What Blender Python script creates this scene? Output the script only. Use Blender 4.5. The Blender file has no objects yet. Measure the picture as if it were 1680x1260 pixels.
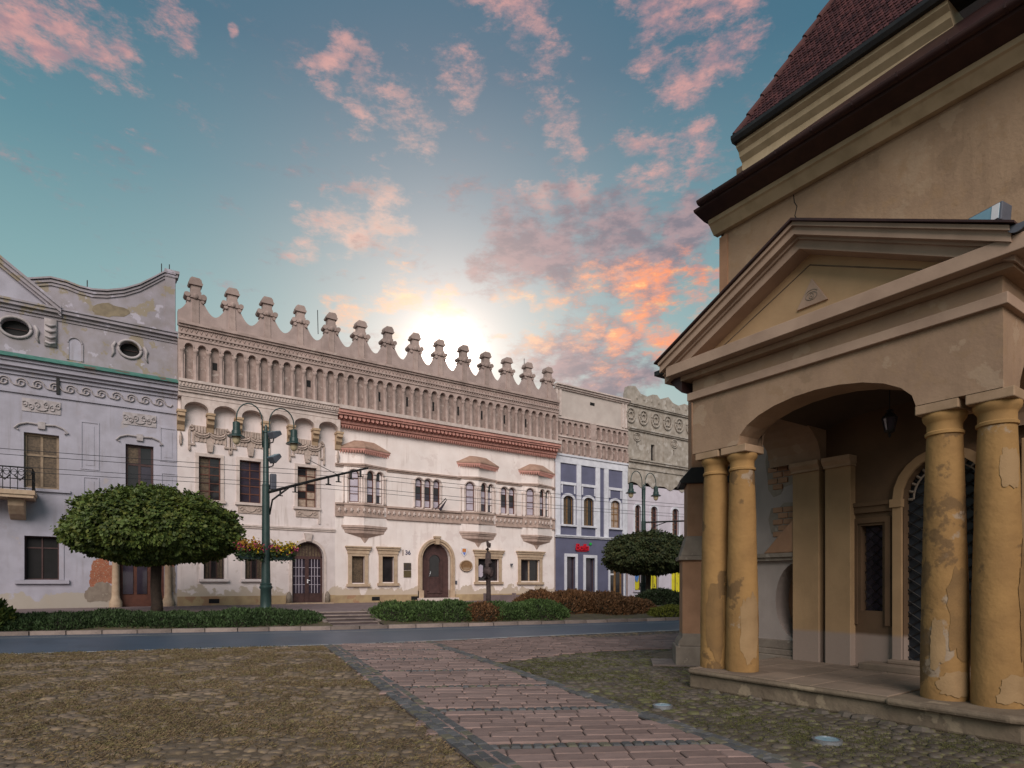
import bpy, math, random
from mathutils import Vector, Matrix, noise as mnoise
random.seed(11)
R = math.radians
sc = bpy.context.scene
col = sc.collection

# ------------------------------------------------------------------ camera
# world axes: x runs along the street front, y towards it; the camera stands at the origin
cd = bpy.data.cameras.new('camera'); cam = bpy.data.objects.new('camera', cd); col.objects.link(cam)
cam.location = (0, 0, 1.6); cam.rotation_euler = (R(90), 0, R(-34.155))
cd.sensor_width = 36; cd.lens = 21.43; cd.shift_y = 0.1946; cd.clip_end = 2000
sc.camera = cam
sc.render.resolution_x, sc.render.resolution_y = 1024, 768
vs = sc.view_settings
vs.view_transform = 'Standard'; vs.look = 'None'; vs.exposure = 0.18; vs.gamma = 1.0; vs.use_curve_mapping = False

def S(r, g, b, k=1.0):
    f = lambda c: ((c/255+.055)/1.055)**2.4 if c > 10 else c/255/12.92
    return (f(r)*k, f(g)*k, f(b)*k, 1)

def pixdir(px, py):
    cx = (px-840)/1000; v = Vector((cx*.8276+.5615, -cx*.5615+.8276, (957-py)/1000)); v.normalize(); return v

# ------------------------------------------------------------------ sky
SUNV = pixdir(733, 586)
world = bpy.data.worlds.new('World'); sc.world = world; world.use_nodes = True
nt = world.node_tree; nt.nodes.clear()
class NT:
    def __init__(s, t): s.t = t
    def n(s, kind, **kw):
        o = s.t.nodes.new(kind)
        for k, v in kw.items(): setattr(o, k, v)
        return o
    def l(s, a, b): s.t.links.new(a, b)
    def put(s, sock, v):
        if hasattr(v, 'is_output'): s.l(v, sock)
        else: sock.default_value = v
    def math(s, op, a, b=0.0, clamp=False):
        o = s.n('ShaderNodeMath', operation=op, use_clamp=clamp)
        s.put(o.inputs[0], a); s.put(o.inputs[1], b); return o.outputs[0]
    def mapr(s, v, a, b, c=0.0, d=1.0, kind='SMOOTHSTEP'):
        o = s.n('ShaderNodeMapRange', interpolation_type=kind)
        for i, q in enumerate((v, a, b, c, d)): s.put(o.inputs[i], q)
        return o.outputs[0]
    def mix(s, f, a, b, mode='MIX'):
        o = s.n('ShaderNodeMix', data_type='RGBA', blend_type=mode)
        s.put(o.inputs[0], f); s.put(o.inputs[6], a); s.put(o.inputs[7], b); return o.outputs[2]
    def vmath(s, op, a, b=None):
        o = s.n('ShaderNodeVectorMath', operation=op); s.put(o.inputs[0], a)
        if b is not None: s.put(o.inputs[1], b)
        return o
    def noise(s, vec, scale, detail=4, rough=.55):
        o = s.n('ShaderNodeTexNoise'); s.put(o.inputs['Vector'], vec)
        o.inputs['Scale'].default_value = scale; o.inputs['Detail'].default_value = detail
        o.inputs['Roughness'].default_value = rough; return o
W = NT(nt)
tc = W.n('ShaderNodeTexCoord'); D = W.vmath('NORMALIZE', tc.outputs['Generated']).outputs[0]
sep = W.n('ShaderNodeSeparateXYZ'); W.l(D, sep.inputs[0]); DZ = sep.outputs[2]
ramp = W.n('ShaderNodeValToRGB'); cr = ramp.color_ramp
W.l(DZ, ramp.inputs[0])
stops = [(0, S(186, 180, 172)), (.17, S(176, 184, 180)), (.30, S(144, 176, 174)), (.40, S(122, 162, 165)), (.52, S(90, 135, 147)), (.64, S(64, 108, 128)), (1, S(44, 84, 112))]
while len(cr.elements) < len(stops): cr.elements.new(.5)
for e, (p, c) in zip(cr.elements, stops): e.position = p; e.color = c
nsk = W.n('ShaderNodeTexSky', sky_type='NISHITA'); nsk.sun_disc = False
nsk.sun_elevation = R(20); nsk.sun_rotation = math.atan2(SUNV.x, SUNV.y)
nis = W.mix(1.0, nsk.outputs[0], (.05, .05, .05, 1), 'MULTIPLY')
base = W.mix(.12, ramp.outputs[0], nis)
dsun = W.math('MAXIMUM', W.vmath('DOT_PRODUCT', D, tuple(SUNV)).outputs[1], 0.0)
def glow(b, k, c):
    return W.mix(1.0, b, W.mix(W.math('POWER', dsun, k), (0, 0, 0, 1), c), 'ADD')
base = glow(base, 20, (.20, .10, .09, 1))
base = glow(base, 70, (.28, .20, .17, 1))
# clouds: noise broken up around the places where the photo has them, thin scraps everywhere else
n1 = W.noise(D, 8, 3).outputs['Color']
warp = W.vmath('SCALE', W.vmath('SUBTRACT', n1, (.5, .5, .5)).outputs[0]); warp.inputs[3].default_value = .13
DW = W.vmath('NORMALIZE', W.vmath('ADD', D, warp.outputs[0]).outputs[0]).outputs[0]
st = W.vmath('MULTIPLY', D, (1, 1, 2.5)).outputs[0]
nd = W.noise(st, 13, 8, .70).outputs[0]
nf = W.noise(st, 27, 5, .62).outputs[0]
def mask(lst):
    out = None
    for px, py, r in lst:
        d = pixdir(px, py); ang = r/1000*(1+((px-840)/1000)**2+((957-py)/1000)**2)**-.5
        m = W.mapr(W.vmath('DOT_PRODUCT', DW, tuple(d)).outputs[1], math.cos(ang*1.5), math.cos(ang*.15), kind='LINEAR')
        out = m if out is None else W.math('MAXIMUM', out, m)
    return out
pinkm = mask([(70, 22, 90), (165, 48, 85), (255, 45, 58), (25, 100, 50), (105, 118, 32), (384, 36, 18), (546, 75, 34), (556, 152, 30), (628, 185, 62), (672, 220, 46), (742, 122, 48), (905, 105, 58), (845, 8, 60), (1080, 45, 60), (1150, 40, 66), (1215, 18, 64), (1105, 132, 62), (920, 216, 40), (1075, 250, 66), (1140, 225, 46), (500, 372, 46), (570, 366, 48), (645, 352, 52), (868, 330, 34), (945, 305, 40)])
darkm = mask([(850, 400, 56), (930, 400, 72), (1010, 410, 76), (1080, 440, 64), (1130, 385, 44), (940, 590, 70), (1010, 610, 66), (880, 575, 40)])
fire = mask([(960, 458, 46), (1030, 465, 52), (1105, 475, 62), (1160, 490, 46), (1040, 510, 54), (850, 478, 30), (895, 488, 32), (1110, 540, 54), (870, 550, 44), (560, 500, 40), (650, 503, 54), (735, 512, 46), (950, 545, 50), (1010, 575, 44)])
def dens(m, lo, hi, k=.30): return W.mapr(W.math('ADD', nd, W.math('MULTIPLY', m, k)), lo, hi)
gen = W.mapr(nd, .62, .80)
dp = W.math('MULTIPLY', W.math('MAXIMUM', dens(pinkm, .67, .97), W.math('MULTIPLY', gen, .45)), .92)
dd = W.math('MULTIPLY', dens(darkm, .54, .80), .92)
df = W.math('MULTIPLY', dens(fire, .67, .90), .95)
dp = W.math('MULTIPLY', dp, W.mapr(DZ, .02, .12))
warmth = W.math('POWER', dsun, 30)
pinkc = W.mix(W.mapr(nf, .36, .62), S(176, 136, 142), S(222, 158, 150))
pinkc = W.mix(warmth, pinkc, S(255, 226, 200))
firec = W.mix(W.mapr(nf, .36, .56), S(196, 138, 134), S(246, 136, 86))
firec = W.mix(W.mapr(nf, .54, .70), firec, S(255, 190, 110))
firec = W.mix(W.math('MULTIPLY', warmth, .8), firec, S(255, 236, 205))
darkc = W.mix(W.mapr(nf, .38, .64), S(128, 120, 130), S(166, 142, 146))
darkc = W.mix(W.math('MULTIPLY', W.math('POWER', dsun, 60), .7), darkc, S(232, 200, 186))
skyc = W.mix(dp, base, pinkc); skyc = W.mix(dd, skyc, darkc); skyc = W.mix(df, skyc, firec)
skyc = glow(skyc, 300, (.34, .26, .22, 1)); skyc = glow(skyc, 1500, (3.4, 2.6, 2.2, 1)); skyc = glow(skyc, 9000, (14, 12.5, 11, 1))
bg = W.n('ShaderNodeBackground'); W.l(skyc, bg.inputs[0]); bg.inputs[1].default_value = 1.0
world.cycles.sampling_method = 'MANUAL'; world.cycles.sample_map_resolution = 256
wo = W.n('ShaderNodeOutputWorld'); W.l(bg.outputs[0], wo.inputs[0])

# ------------------------------------------------------------------ the one sun lamp: very soft, added behind the camera to brighten the fronts, opposite the sky's glow
ld = bpy.data.lights.new('front_fill', 'SUN'); ld.energy = 2.7; ld.angle = R(38); ld.color = (1.0, .88, .81)
front_fill = bpy.data.objects.new('front_fill', ld); col.objects.link(front_fill)
SD = Vector((-.46, -.70, .55)); SD.normalize()
front_fill.rotation_euler = SD.to_track_quat('Z', 'Y').to_euler(); front_fill.location = SD*60

# ------------------------------------------------------------------ materials
def M(name, c1, c2=None, scale=2.5, rough=.85, bump=.15, bscale=40, streak=None, stain=None, stain2=None, rnd=0, island=0, metal=0, transl=0, c3=None, bdist=.01, spec=.3, zstain=None):
    m = bpy.data.materials.new(name); m.use_nodes = True; t = NT(m.node_tree); t.t.nodes.clear()
    out = t.n('ShaderNodeOutputMaterial'); b = t.n('ShaderNodeBsdfPrincipled')
    co = t.n('ShaderNodeTexCoord').outputs['Object']
    c2 = c2 or tuple(min(1, x*.78) for x in c1[:3])+(1,)
    nn = t.noise(co, scale, 6).outputs[0]
    c = t.mix(t.mapr(nn, .34, .68), c1, c2)
    if c3: c = t.mix(t.mapr(t.noise(co, scale*3.1, 5).outputs[0], .52, .68), c, c3)
    big = t.noise(co, scale*.17+.05, 3).outputs[0]
    c = t.mix(1.0, c, t.mapr(big, .3, .7, .86, 1.10, 'LINEAR'), 'MULTIPLY')
    if streak:
        sv = t.vmath('MULTIPLY', co, (5, 5, .35)).outputs[0]
        c = t.mix(t.math('MULTIPLY', t.math('MULTIPLY', t.mapr(t.noise(sv, 1.0, 5, .6).outputs[0], .48, .78), t.mapr(t.noise(co, .55, 4).outputs[0], .42, .66)), streak[1]*1.25), c, streak[0])
    for sx in (stain, stain2):
        if sx: c = t.mix(t.math('MULTIPLY', t.mapr(t.noise(co, sx[1], 7, .6).outputs[0], sx[2], sx[2]+.035), sx[3] if len(sx) > 3 else 1.0), c, sx[0])
    if zstain:   # damp, worn foot of a wall: colour, height, fuzz
        sp = t.n('ShaderNodeSeparateXYZ'); t.l(co, sp.inputs[0])
        zz = t.math('ADD', sp.outputs[2], t.math('MULTIPLY', t.math('SUBTRACT', t.noise(co, 1.3, 6).outputs[0], .5), zstain[2]))
        c = t.mix(t.math('MULTIPLY', t.mapr(zz, zstain[1]+.06, zstain[1]-.02), zstain[3]), c, zstain[0])
    if rnd:
        oi = t.n('ShaderNodeObjectInfo'); c = t.mix(1.0, c, t.mapr(oi.outputs['Random'], 0, 1, 1-rnd, 1+rnd, 'LINEAR'), 'MULTIPLY')
    if island:
        ge = t.n('ShaderNodeNewGeometry'); c = t.mix(1.0, c, t.mapr(ge.outputs['Random Per Island'], 0, 1, 1-island, 1+island, 'LINEAR'), 'MULTIPLY')
        if c3: c = t.mix(t.mapr(ge.outputs['Random Per Island'], .80, .84), c, c3)
    t.l(c, b.inputs['Base Color']); b.inputs['Roughness'].default_value = rough; b.inputs['Metallic'].default_value = metal
    b.inputs['Specular IOR Level'].default_value = spec
    if bump:
        bp = t.n('ShaderNodeBump'); bp.inputs['Strength'].default_value = bump; bp.inputs['Distance'].default_value = bdist
        t.l(t.noise(co, bscale, 5).outputs[0], bp.inputs['Height']); t.l(bp.outputs[0], b.inputs['Normal'])
    if transl:
        tr = t.n('ShaderNodeBsdfTranslucent'); t.l(c, tr.inputs[0]); mx = t.n('ShaderNodeMixShader'); mx.inputs[0].default_value = transl
        t.l(b.outputs[0], mx.inputs[1]); t.l(tr.outputs[0], mx.inputs[2]); t.l(mx.outputs[0], out.inputs[0])
    else: t.l(b.outputs[0], out.inputs[0])
    return m
def G(name, c, rough=.06, spec=.6):
    return M(name, c, tuple(x*.6 for x in c[:3])+(1,), 1.2, rough, .05, 3, spec=spec, bdist=.02)
def E(name, c, s):
    m = bpy.data.materials.new(name); m.use_nodes = True; b = m.node_tree.nodes['Principled BSDF']
    b.inputs['Base Color'].default_value = c; b.inputs['Emission Color'].default_value = c; b.inputs['Emission Strength'].default_value = s; return m
def L(r, g, b): return (r, g, b, 1)

m_lav = M('lavender_stucco', L(.42, .405, .475), L(.36, .345, .40), 1.6, streak=(L(.27, .245, .26), .8), zstain=(L(.38, .33, .26), .65, 1.6, .8), stain=(L(.36, .33, .37), .7, .57, .5), stain2=(L(.42, .36, .33), 1.6, .64, .5), bump=.25, bscale=25)
m_attic1 = M('weathered_attic_stucco', L(.36, .33, .37), L(.30, .27, .28), 1.8, streak=(L(.26, .22, .19), .5), stain=(L(.30, .25, .17), 1.1, .56, .8), stain2=(L(.50, .47, .55), 1.7, .60, .7))
m_orn1 = M('pale_relief', L(.45, .41, .42), L(.35, .31, .31), 6)
m_pal = M('palace_stucco', L(.86, .77, .74), L(.80, .70, .665), 1.3, streak=(L(.46, .37, .33), .75), zstain=(L(.48, .38, .28), .8, 2.0, .8), stain=(L(.66, .55, .52), .7, .58, .45), stain2=(L(.60, .49, .44), 1.9, .64, .5), bump=.22, bscale=22)
m_pall = M('palace_left_stucco', L(.77, .68, .665), L(.69, .60, .585), 1.4, streak=(L(.43, .35, .31), .8), zstain=(L(.48, .39, .29), .75, 1.8, .8), stain=(L(.60, .51, .48), .8, .58, .45), stain2=(L(.55, .46, .42), 2.1, .64, .5), bump=.22, bscale=22)
m_stone = M('tan_stone', L(.50, .38, .27), L(.42, .30, .21), 5, streak=(L(.30, .20, .14), .35))
m_trim = M('cream_trim', L(.64, .54, .50), L(.53, .435, .395), 5, streak=(L(.40, .31, .25), .4))
m_relief = M('grey_cream_relief', L(.50, .40, .35), L(.38, .30, .26), 7, streak=(L(.33, .27, .22), .4))
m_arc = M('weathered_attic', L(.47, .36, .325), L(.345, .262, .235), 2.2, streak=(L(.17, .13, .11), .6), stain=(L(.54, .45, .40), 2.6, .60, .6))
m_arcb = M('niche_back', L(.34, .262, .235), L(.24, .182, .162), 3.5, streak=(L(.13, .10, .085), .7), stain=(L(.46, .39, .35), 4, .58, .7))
m_crest = M('crest_plaster', L(.43, .335, .31), L(.345, .265, .245), 2, streak=(L(.24, .18, .155), .5))
m_red = M('red_cornice_paint', L(.60, .31, .26), L(.50, .25, .21), 4, streak=(L(.34, .13, .10), .5))
m_redd = M('red_recess', L(.22, .08, .065), L(.16, .06, .05), 5)
m_plinth = M('ochre_plinth', L(.45, .33, .19), L(.36, .25, .15), 2.5, stain=(L(.34, .18, .11), 1.0, .57, .7))
m_blue = M('slate_blue_paint', L(.135, .138, .215), L(.115, .117, .18), 1.2, streak=(L(.11, .11, .19), .3))
m_white = M('white_trim', L(.70, .70, .76), L(.60, .60, .66), 3, streak=(L(.45, .44, .47), .3))
m_gh = M('grey_house_upper', L(.40, .355, .31), L(.29, .25, .21), 2.5, streak=(L(.17, .14, .12), .6), stain=(L(.47, .43, .39), 1.6, .56, .8))
m_ghl = M('grey_house_lower', L(.62, .57, .64), L(.55, .50, .56), 1.5, streak=(L(.42, .38, .40), .4))
m_copper = M('green_copper', L(.08, .22, .18), L(.055, .15, .13), 4, stain=(L(.13, .09, .07), 1.6, .58, .9))
m_wood = M('brown_joinery', L(.085, .045, .042), L(.06, .033, .032), 6, rough=.55)
m_woodr = M('red_brown_joinery', L(.13, .052, .036), L(.095, .04, .03), 6, rough=.5)
m_woody = M('yellow_joinery', L(.27, .15, .06), L(.2, .11, .045), 6, rough=.55)
m_frame1 = M('beige_joinery', L(.30, .22, .15), L(.22, .16, .11), 6, rough=.6)
m_glass = G('dark_glass', L(.030, .027, .030))
m_glassv = G('violet_glass', L(.055, .045, .065))
m_pale = M('pale_blind', L(.50, .45, .52), L(.42, .37, .44), 4, rough=.35, spec=.5)
m_lightpane = M('curtain_reflection_pane', L(.46, .35, .28), L(.30, .22, .17), 6, rough=.3, spec=.5)  # pale pane: curtains, and reflected light painted into the palace window
m_curt = M('ochre_curtain', L(.14, .10, .066), L(.075, .054, .038), 14, rough=.5)
m_dark = M('dark_void', L(.012, .011, .012), L(.008, .008, .008), 3, rough=.7)
m_iron = M('black_iron', L(.02, .02, .022), L(.03, .028, .026), 8, rough=.5, metal=.3)
m_brickp = M('exposed_brick', L(.34, .12, .065), L(.27, .10, .06), 6, c3=L(.38, .30, .22))
m_ochre = M('church_ochre_stucco', L(.335, .225, .145), L(.275, .182, .118), 1.5, streak=(L(.20, .135, .085), .6), stain=(L(.37, .265, .18), 1.3, .60, .45), stain2=(L(.21, .14, .09), .8, .60, .45), c3=L(.30, .195, .118), bump=.35, bscale=18, bdist=.02)
m_ochrep = M('porch_plaster', L(.345, .232, .155), L(.28, .186, .125), 1.8, streak=(L(.21, .14, .092), .55), stain=(L(.39, .29, .205), 2.0, .60, .45), stain2=(L(.22, .15, .10), 1.1, .59, .5), c3=L(.31, .205, .13), bump=.3, bscale=20, bdist=.015)
m_tymp = M('tympanum_plaster', L(.43, .285, .16), L(.37, .243, .135), 2, streak=(L(.30, .22, .14), .3), bump=.2, bscale=24)
m_mould = M('moulding_plaster', L(.38, .268, .20), L(.32, .222, .165), 2.5, streak=(L(.28, .205, .15), .35), bump=.2, bscale=26)
m_colm = M('yellow_column_plaster', L(.325, .188, .070), L(.25, .142, .054), 2.2, streak=(L(.22, .135, .055), .6), stain=(L(.29, .225, .165), 1.15, .60, .9), stain2=(L(.12, .072, .034), 1.5, .58, .8), bump=.5, bscale=14, bdist=.02)
m_cap = M('ochre_capital', L(.36, .21, .080), L(.295, .172, .066), 4, streak=(L(.22, .14, .06), .4), bump=.3, bscale=20)
m_abac = M('abacus_plaster', L(.37, .252, .165), L(.31, .21, .13), 5, bump=.2)
m_pil = M('pilaster_plaster', L(.37, .24, .13), L(.31, .20, .108), 2, streak=(L(.25, .17, .09), .3), zstain=(L(.29, .225, .19), .78, .10, .95), bump=.3, bscale=20)
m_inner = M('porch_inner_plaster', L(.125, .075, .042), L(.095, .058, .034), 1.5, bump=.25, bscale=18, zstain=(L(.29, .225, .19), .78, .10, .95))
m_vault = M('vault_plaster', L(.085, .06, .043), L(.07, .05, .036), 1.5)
m_cwall = M('pale_church_render', L(.40, .335, .305), L(.34, .285, .26), 1.6, streak=(L(.28, .235, .20), .35), bump=.2)
m_quoin = M('red_sandstone', L(.36, .20, .12), L(.29, .16, .095), 3, streak=(L(.24, .145, .10), .4), bump=.4, bscale=16)
m_bstone = M('grey_sandstone', L(.26, .215, .175), L(.20, .16, .13), 4, streak=(L(.12, .10, .08), .5), bump=.5, bscale=18, stain=(L(.34, .29, .24), 4, .60, .7))
m_tile = M('red_roof_tile', L(.085, .030, .028), L(.06, .022, .022), 5, rough=.6, island=.45, bump=.2)
m_gut = M('brown_gutter', L(.055, .026, .024), L(.04, .02, .02), 5, rough=.45, metal=.2)
m_blackm = M('black_gutter', L(.018, .018, .02), L(.028, .026, .026), 5, rough=.5)
m_cornc = M('cream_cornice', L(.52, .40, .26), L(.42, .32, .20), 3, streak=(L(.26, .19, .12), .5))
m_floor = M('porch_floor_stone', L(.22, .165, .125), L(.17, .128, .096), 2.5, bump=.5, bscale=10, rnd=.14, stain=(L(.20, .15, .11), 2.5, .58, .6))
m_plat = M('platform_concrete', L(.20, .155, .11), L(.14, .105, .075), 2.5, streak=(L(.08, .062, .048), .6), stain=(L(.30, .235, .165), 2.0, .60, .8), bump=.6, bscale=14, bdist=.02)
m_asph = M('asphalt', L(.066, .098, .145), L(.055, .082, .122), 1.2, rough=.42, bump=.25, bscale=120, bdist=.004, spec=.5, stain=(L(.042, .062, .09), .45, .56, .6), stain2=(L(.085, .115, .155), .9, .62, .5))
m_kerb = M('kerb_stone', L(.27, .215, .19), L(.20, .158, .142), 4, rnd=.25, bump=.4, stain=(L(.14, .115, .10), 2.5, .56, .6))
m_linep = M('worn_white_line', L(.52, .50, .48), L(.36, .35, .35), 3, rough=.7)
m_terr = M('terrace_paving', L(.22, .165, .165), L(.18, .135, .135), 3, bump=.2)
m_step = M('step_stone', L(.105, .08, .082), L(.08, .06, .062), 3, rnd=.1, bump=.3)
m_earth = M('dry_earth', L(.150, .108, .068), L(.105, .076, .052), 2.2, bump=.6, bscale=30, bdist=.02, c3=L(.20, .145, .085))
m_moss = M('mossy_earth', L(.115, .090, .058), L(.08, .064, .044), 2.2, bump=.6, bscale=30, bdist=.02, c3=L(.095, .095, .028))
m_cob = M('grey_cobble', L(.165, .122, .086), L(.115, .086, .063), 2.0, rough=.7, rnd=.3, island=.3, bump=.3, bscale=30, c3=L(.19, .14, .085))
m_cobm = M('dark_cobble', L(.100, .082, .066), L(.070, .058, .048), 2.0, rough=.65, rnd=.3, island=.3, bump=.3, bscale=30, c3=L(.105, .10, .045))
m_slab = M('pink_sandstone_slab', L(.255, .175, .155), L(.205, .142, .126), 4, rough=.75, rnd=.22, island=.22, bump=.4, bscale=24, stain=(L(.19, .135, .125), 2.2, .58, .6))
m_mortar = M('path_joint_earth', L(.115, .09, .08), L(.085, .068, .06), 6, bump=.4)
m_sett = M('dark_granite_sett', L(.115, .115, .118), L(.085, .086, .09), 3, rough=.7, island=.25, bump=.35, bscale=30, c3=L(.13, .12, .085))
m_oric = M('oriel_stone', L(.47, .35, .30), L(.37, .27, .23), 5, streak=(L(.28, .19, .15), .4))
m_straw = M('dry_grass', L(.235, .165, .095), L(.165, .118, .072), 1.5, rough=.8, island=.4, bump=0, transl=.15, c3=L(.23, .19, .085))
m_mossg = M('green_moss_grass', L(.105, .105, .035), L(.075, .074, .028), 1.5, rough=.8, island=.4, bump=0, transl=.15)
m_leaf = M('tree_leaf', L(.125, .175, .042), L(.070, .105, .028), 1.0, rough=.55, island=.5, bump=0, transl=.22, c3=L(.135, .155, .032))
m_leafb = M('dark_tree_leaf', L(.085, .11, .042), L(.055, .072, .030), 1.0, rough=.6, island=.5, bump=0, transl=.2, c3=L(.085, .085, .03))
m_bark = M('bark', L(.055, .038, .028), L(.035, .025, .02), 6, bump=.8, bscale=18, bdist=.02)
m_hedge = M('juniper_green', L(.046, .080, .026), L(.032, .056, .020), .7, rough=.7, island=.5, bump=0, transl=.12)
m_hedgel = M('bright_juniper', L(.075, .125, .035), L(.050, .085, .026), .7, rough=.7, island=.5, bump=0, transl=.12)
m_brown = M('russet_shrub', L(.17, .082, .035), L(.115, .060, .028), .8, rough=.7, island=.5, bump=0, transl=.12)
m_dkshrub = M('dark_shrub', L(.034, .050, .020), L(.025, .038, .016), .8, rough=.7, island=.5, bump=0, transl=.1)
m_yelg = M('yellow_green_shrub', L(.16, .17, .025), L(.11, .12, .02), .8, rough=.7, island=.4, bump=0, transl=.15)
m_core = M('shaded_core', L(.022, .026, .014), L(.03, .024, .016), 3)  # solid core against see-through foliage, inner shade put into its colour
m_post = M('lamp_green_paint', L(.030, .060, .056), L(.024, .048, .046), 4, rough=.4, metal=.1, spec=.5)
m_globe = M('frosted_globe', L(.60, .50, .33), L(.52, .42, .27), 3, rough=.3)
m_steelb = G('floodlight_glass', L(.25, .42, .52), .12)
m_flood = M('floodlight_housing', L(.10, .105, .13), L(.075, .08, .10), 5, rough=.45)
m_wire = M('wire', L(.03, .03, .035), L(.04, .04, .04), 5, rough=.5)
m_yel = M('yellow_flower', L(.60, .42, .02), L(.45, .33, .03), 6, island=.3, bump=0, transl=.2)
m_ora = M('orange_flower', L(.50, .20, .04), L(.40, .24, .05), 6, island=.3, bump=0, transl=.2)
m_pnk = M('pink_flower', L(.60, .10, .22), L(.50, .08, .18), 6, island=.3, bump=0, transl=.2)
m_signred = M('red_sign', L(.62, .012, .03), L(.55, .01, .03), 3, rough=.4, bump=0)
m_signgrn = M('green_sign', L(.02, .42, .06), L(.02, .36, .05), 3, rough=.4, bump=0)
m_postery = M('yellow_poster', L(.70, .62, .03), L(.60, .52, .02), 2, rough=.3, stain=(L(.05, .05, .03), 3.0, .62), bump=0)
m_posterb = M('blue_print', L(.10, .25, .62), L(.08, .2, .5), 2, rough=.3, bump=0)
m_shield = M('enamel_white', L(.75, .74, .76), L(.68, .66, .7), 3, rough=.3, bump=0)
m_shieldo = M('enamel_orange', L(.62, .22, .07), L(.55, .2, .06), 3, rough=.3, bump=0)
m_shieldb = M('enamel_blue', L(.16, .22, .62), L(.14, .2, .5), 3, rough=.3, bump=0)
m_ovals = M('carved_wood_sign', L(.26, .15, .075), L(.19, .105, .05), 6, bump=.5, bscale=20)
m_plaque = M('dark_bronze', L(.085, .07, .075), L(.11, .085, .05), 6, rough=.4, metal=.3)
m_number = M('dark_enamel', L(.10, .10, .17), L(.08, .08, .14), 4, rough=.4, bump=0)
m_trunkp = M('weathered_carved_trunk', L(.085, .06, .058), L(.055, .04, .038), 7, bump=.8, bscale=16, bdist=.03)
m_lidm = M('steel_cover', L(.34, .35, .37), L(.26, .27, .29), 6, rough=.35, metal=.6)

# ------------------------------------------------------------------ mesh helpers
def root_of(o):
    while o.parent: o = o.parent
    return o
class MB:
    def __init__(s, T=None): s.v = []; s.f = []; s.T = T
    def add(s, vs, fs):
        b = len(s.v)
        s.v += [tuple(s.T @ Vector(p)) for p in vs] if s.T else [tuple(p) for p in vs]
        s.f += [tuple(b+i for i in f) for f in fs]; return s
    def box(s, x0, x1, y0, y1, z0, z1):
        return s.add([(x0, y0, z0), (x1, y0, z0), (x1, y1, z0), (x0, y1, z0), (x0, y0, z1), (x1, y0, z1), (x1, y1, z1), (x0, y1, z1)],
                     [(3, 2, 1, 0), (4, 5, 6, 7), (0, 1, 5, 4), (1, 2, 6, 5), (2, 3, 7, 6), (3, 0, 4, 7)])
    def prism(s, pts, ax, a0, a1):
        f = {'x': lambda u, v, a: (a, u, v), 'y': lambda u, v, a: (u, a, v), 'z': lambda u, v, a: (u, v, a)}[ax]
        n = len(pts)
        return s.add([f(u, v, a0) for u, v in pts]+[f(u, v, a1) for u, v in pts],
                     [tuple(range(n))[::-1], tuple(range(n, 2*n))]+[(i, (i+1) % n, n+(i+1) % n, n+i) for i in range(n)])
    def poly(s, pts): return s.add(pts, [tuple(range(len(pts)))])
    def tube(s, pts, r, n=8):
        pts = [Vector(p) for p in pts]; m = len(pts); rs = r if isinstance(r, (list, tuple)) else [r]*m
        vs = []; up = Vector((0, 0, 1))
        for i, p in enumerate(pts):
            d = (pts[min(i+1, m-1)]-pts[max(i-1, 0)]).normalized()
            a = d.cross(up)
            if a.length < .05: a = d.cross(Vector((1, 0, 0)))
            a.normalize(); b = a.cross(d)
            vs += [p+(a*math.cos(2*math.pi*k/n)+b*math.sin(2*math.pi*k/n))*rs[i] for k in range(n)]
        fs = [(i*n+k, i*n+(k+1) % n, (i+1)*n+(k+1) % n, (i+1)*n+k) for i in range(m-1) for k in range(n)]
        return s.add(vs, fs+[tuple(range(n))[::-1], tuple(range((m-1)*n, m*n))])
    def lathe(s, prof, cx, cy, n=20, a0=0, a1=2*math.pi):
        full = abs(a1-a0-2*math.pi) < 1e-6; m = n if full else n+1; vs = []
        for r, z in prof: vs += [(cx+r*math.cos(a0+(a1-a0)*k/n), cy+r*math.sin(a0+(a1-a0)*k/n), z) for k in range(m)]
        fs = [(i*m+k, i*m+(k+1) % m, (i+1)*m+(k+1) % m, (i+1)*m+k) for i in range(len(prof)-1) for k in range(n)]
        if full: fs += [tuple(range(m))[::-1], tuple(range((len(prof)-1)*m, len(prof)*m))]
        return s.add(vs, fs)
    def ell(s, c, r, n=12, m=8):
        prof = [(max(.001, math.sin(math.pi*i/m)), -math.cos(math.pi*i/m)) for i in range(m+1)]
        vs = []
        for q, z in prof: vs += [(c[0]+r[0]*q*math.cos(2*math.pi*k/n), c[1]+r[1]*q*math.sin(2*math.pi*k/n), c[2]+r[2]*z) for k in range(n)]
        return s.add(vs, [(i*n+k, i*n+(k+1) % n, (i+1)*n+(k+1) % n, (i+1)*n+k) for i in range(m) for k in range(n)])
    def mesh(s, name, mat, smooth=False, o=(0, 0, 0)):
        me = bpy.data.meshes.new(name)
        me.from_pydata([(a-o[0], b-o[1], c-o[2]) for a, b, c in s.v], [], s.f)
        if mat: me.materials.append(mat)
        if smooth: me.shade_smooth()
        me.update(); return me
    def build(s, name, mat, parent=None, smooth=False, bevel=0, auto=False):
        if parent is not None: o = root_of(parent).location
        else:
            xs, ys, zs = zip(*s.v); o = ((min(xs)+max(xs))/2, (min(ys)+max(ys))/2, min(zs))
        ob = bpy.data.objects.new(name, s.mesh(name, mat, smooth, o)); col.objects.link(ob)
        if parent is not None: ob.parent = parent
        else: ob.location = o
        if bevel:
            b = ob.modifiers.new('bevel', 'BEVEL'); b.width = bevel; b.segments = 2; b.limit_method = 'ANGLE'
        if auto: ob.data.set_sharp_from_angle(angle=R(40))
        return ob
def thing(name, label, cat, loc, group=None):
    o = bpy.data.objects.new(name, None); col.objects.link(o); o.location = loc; o.empty_display_size = .3
    return tag(o, label, cat, group)
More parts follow.
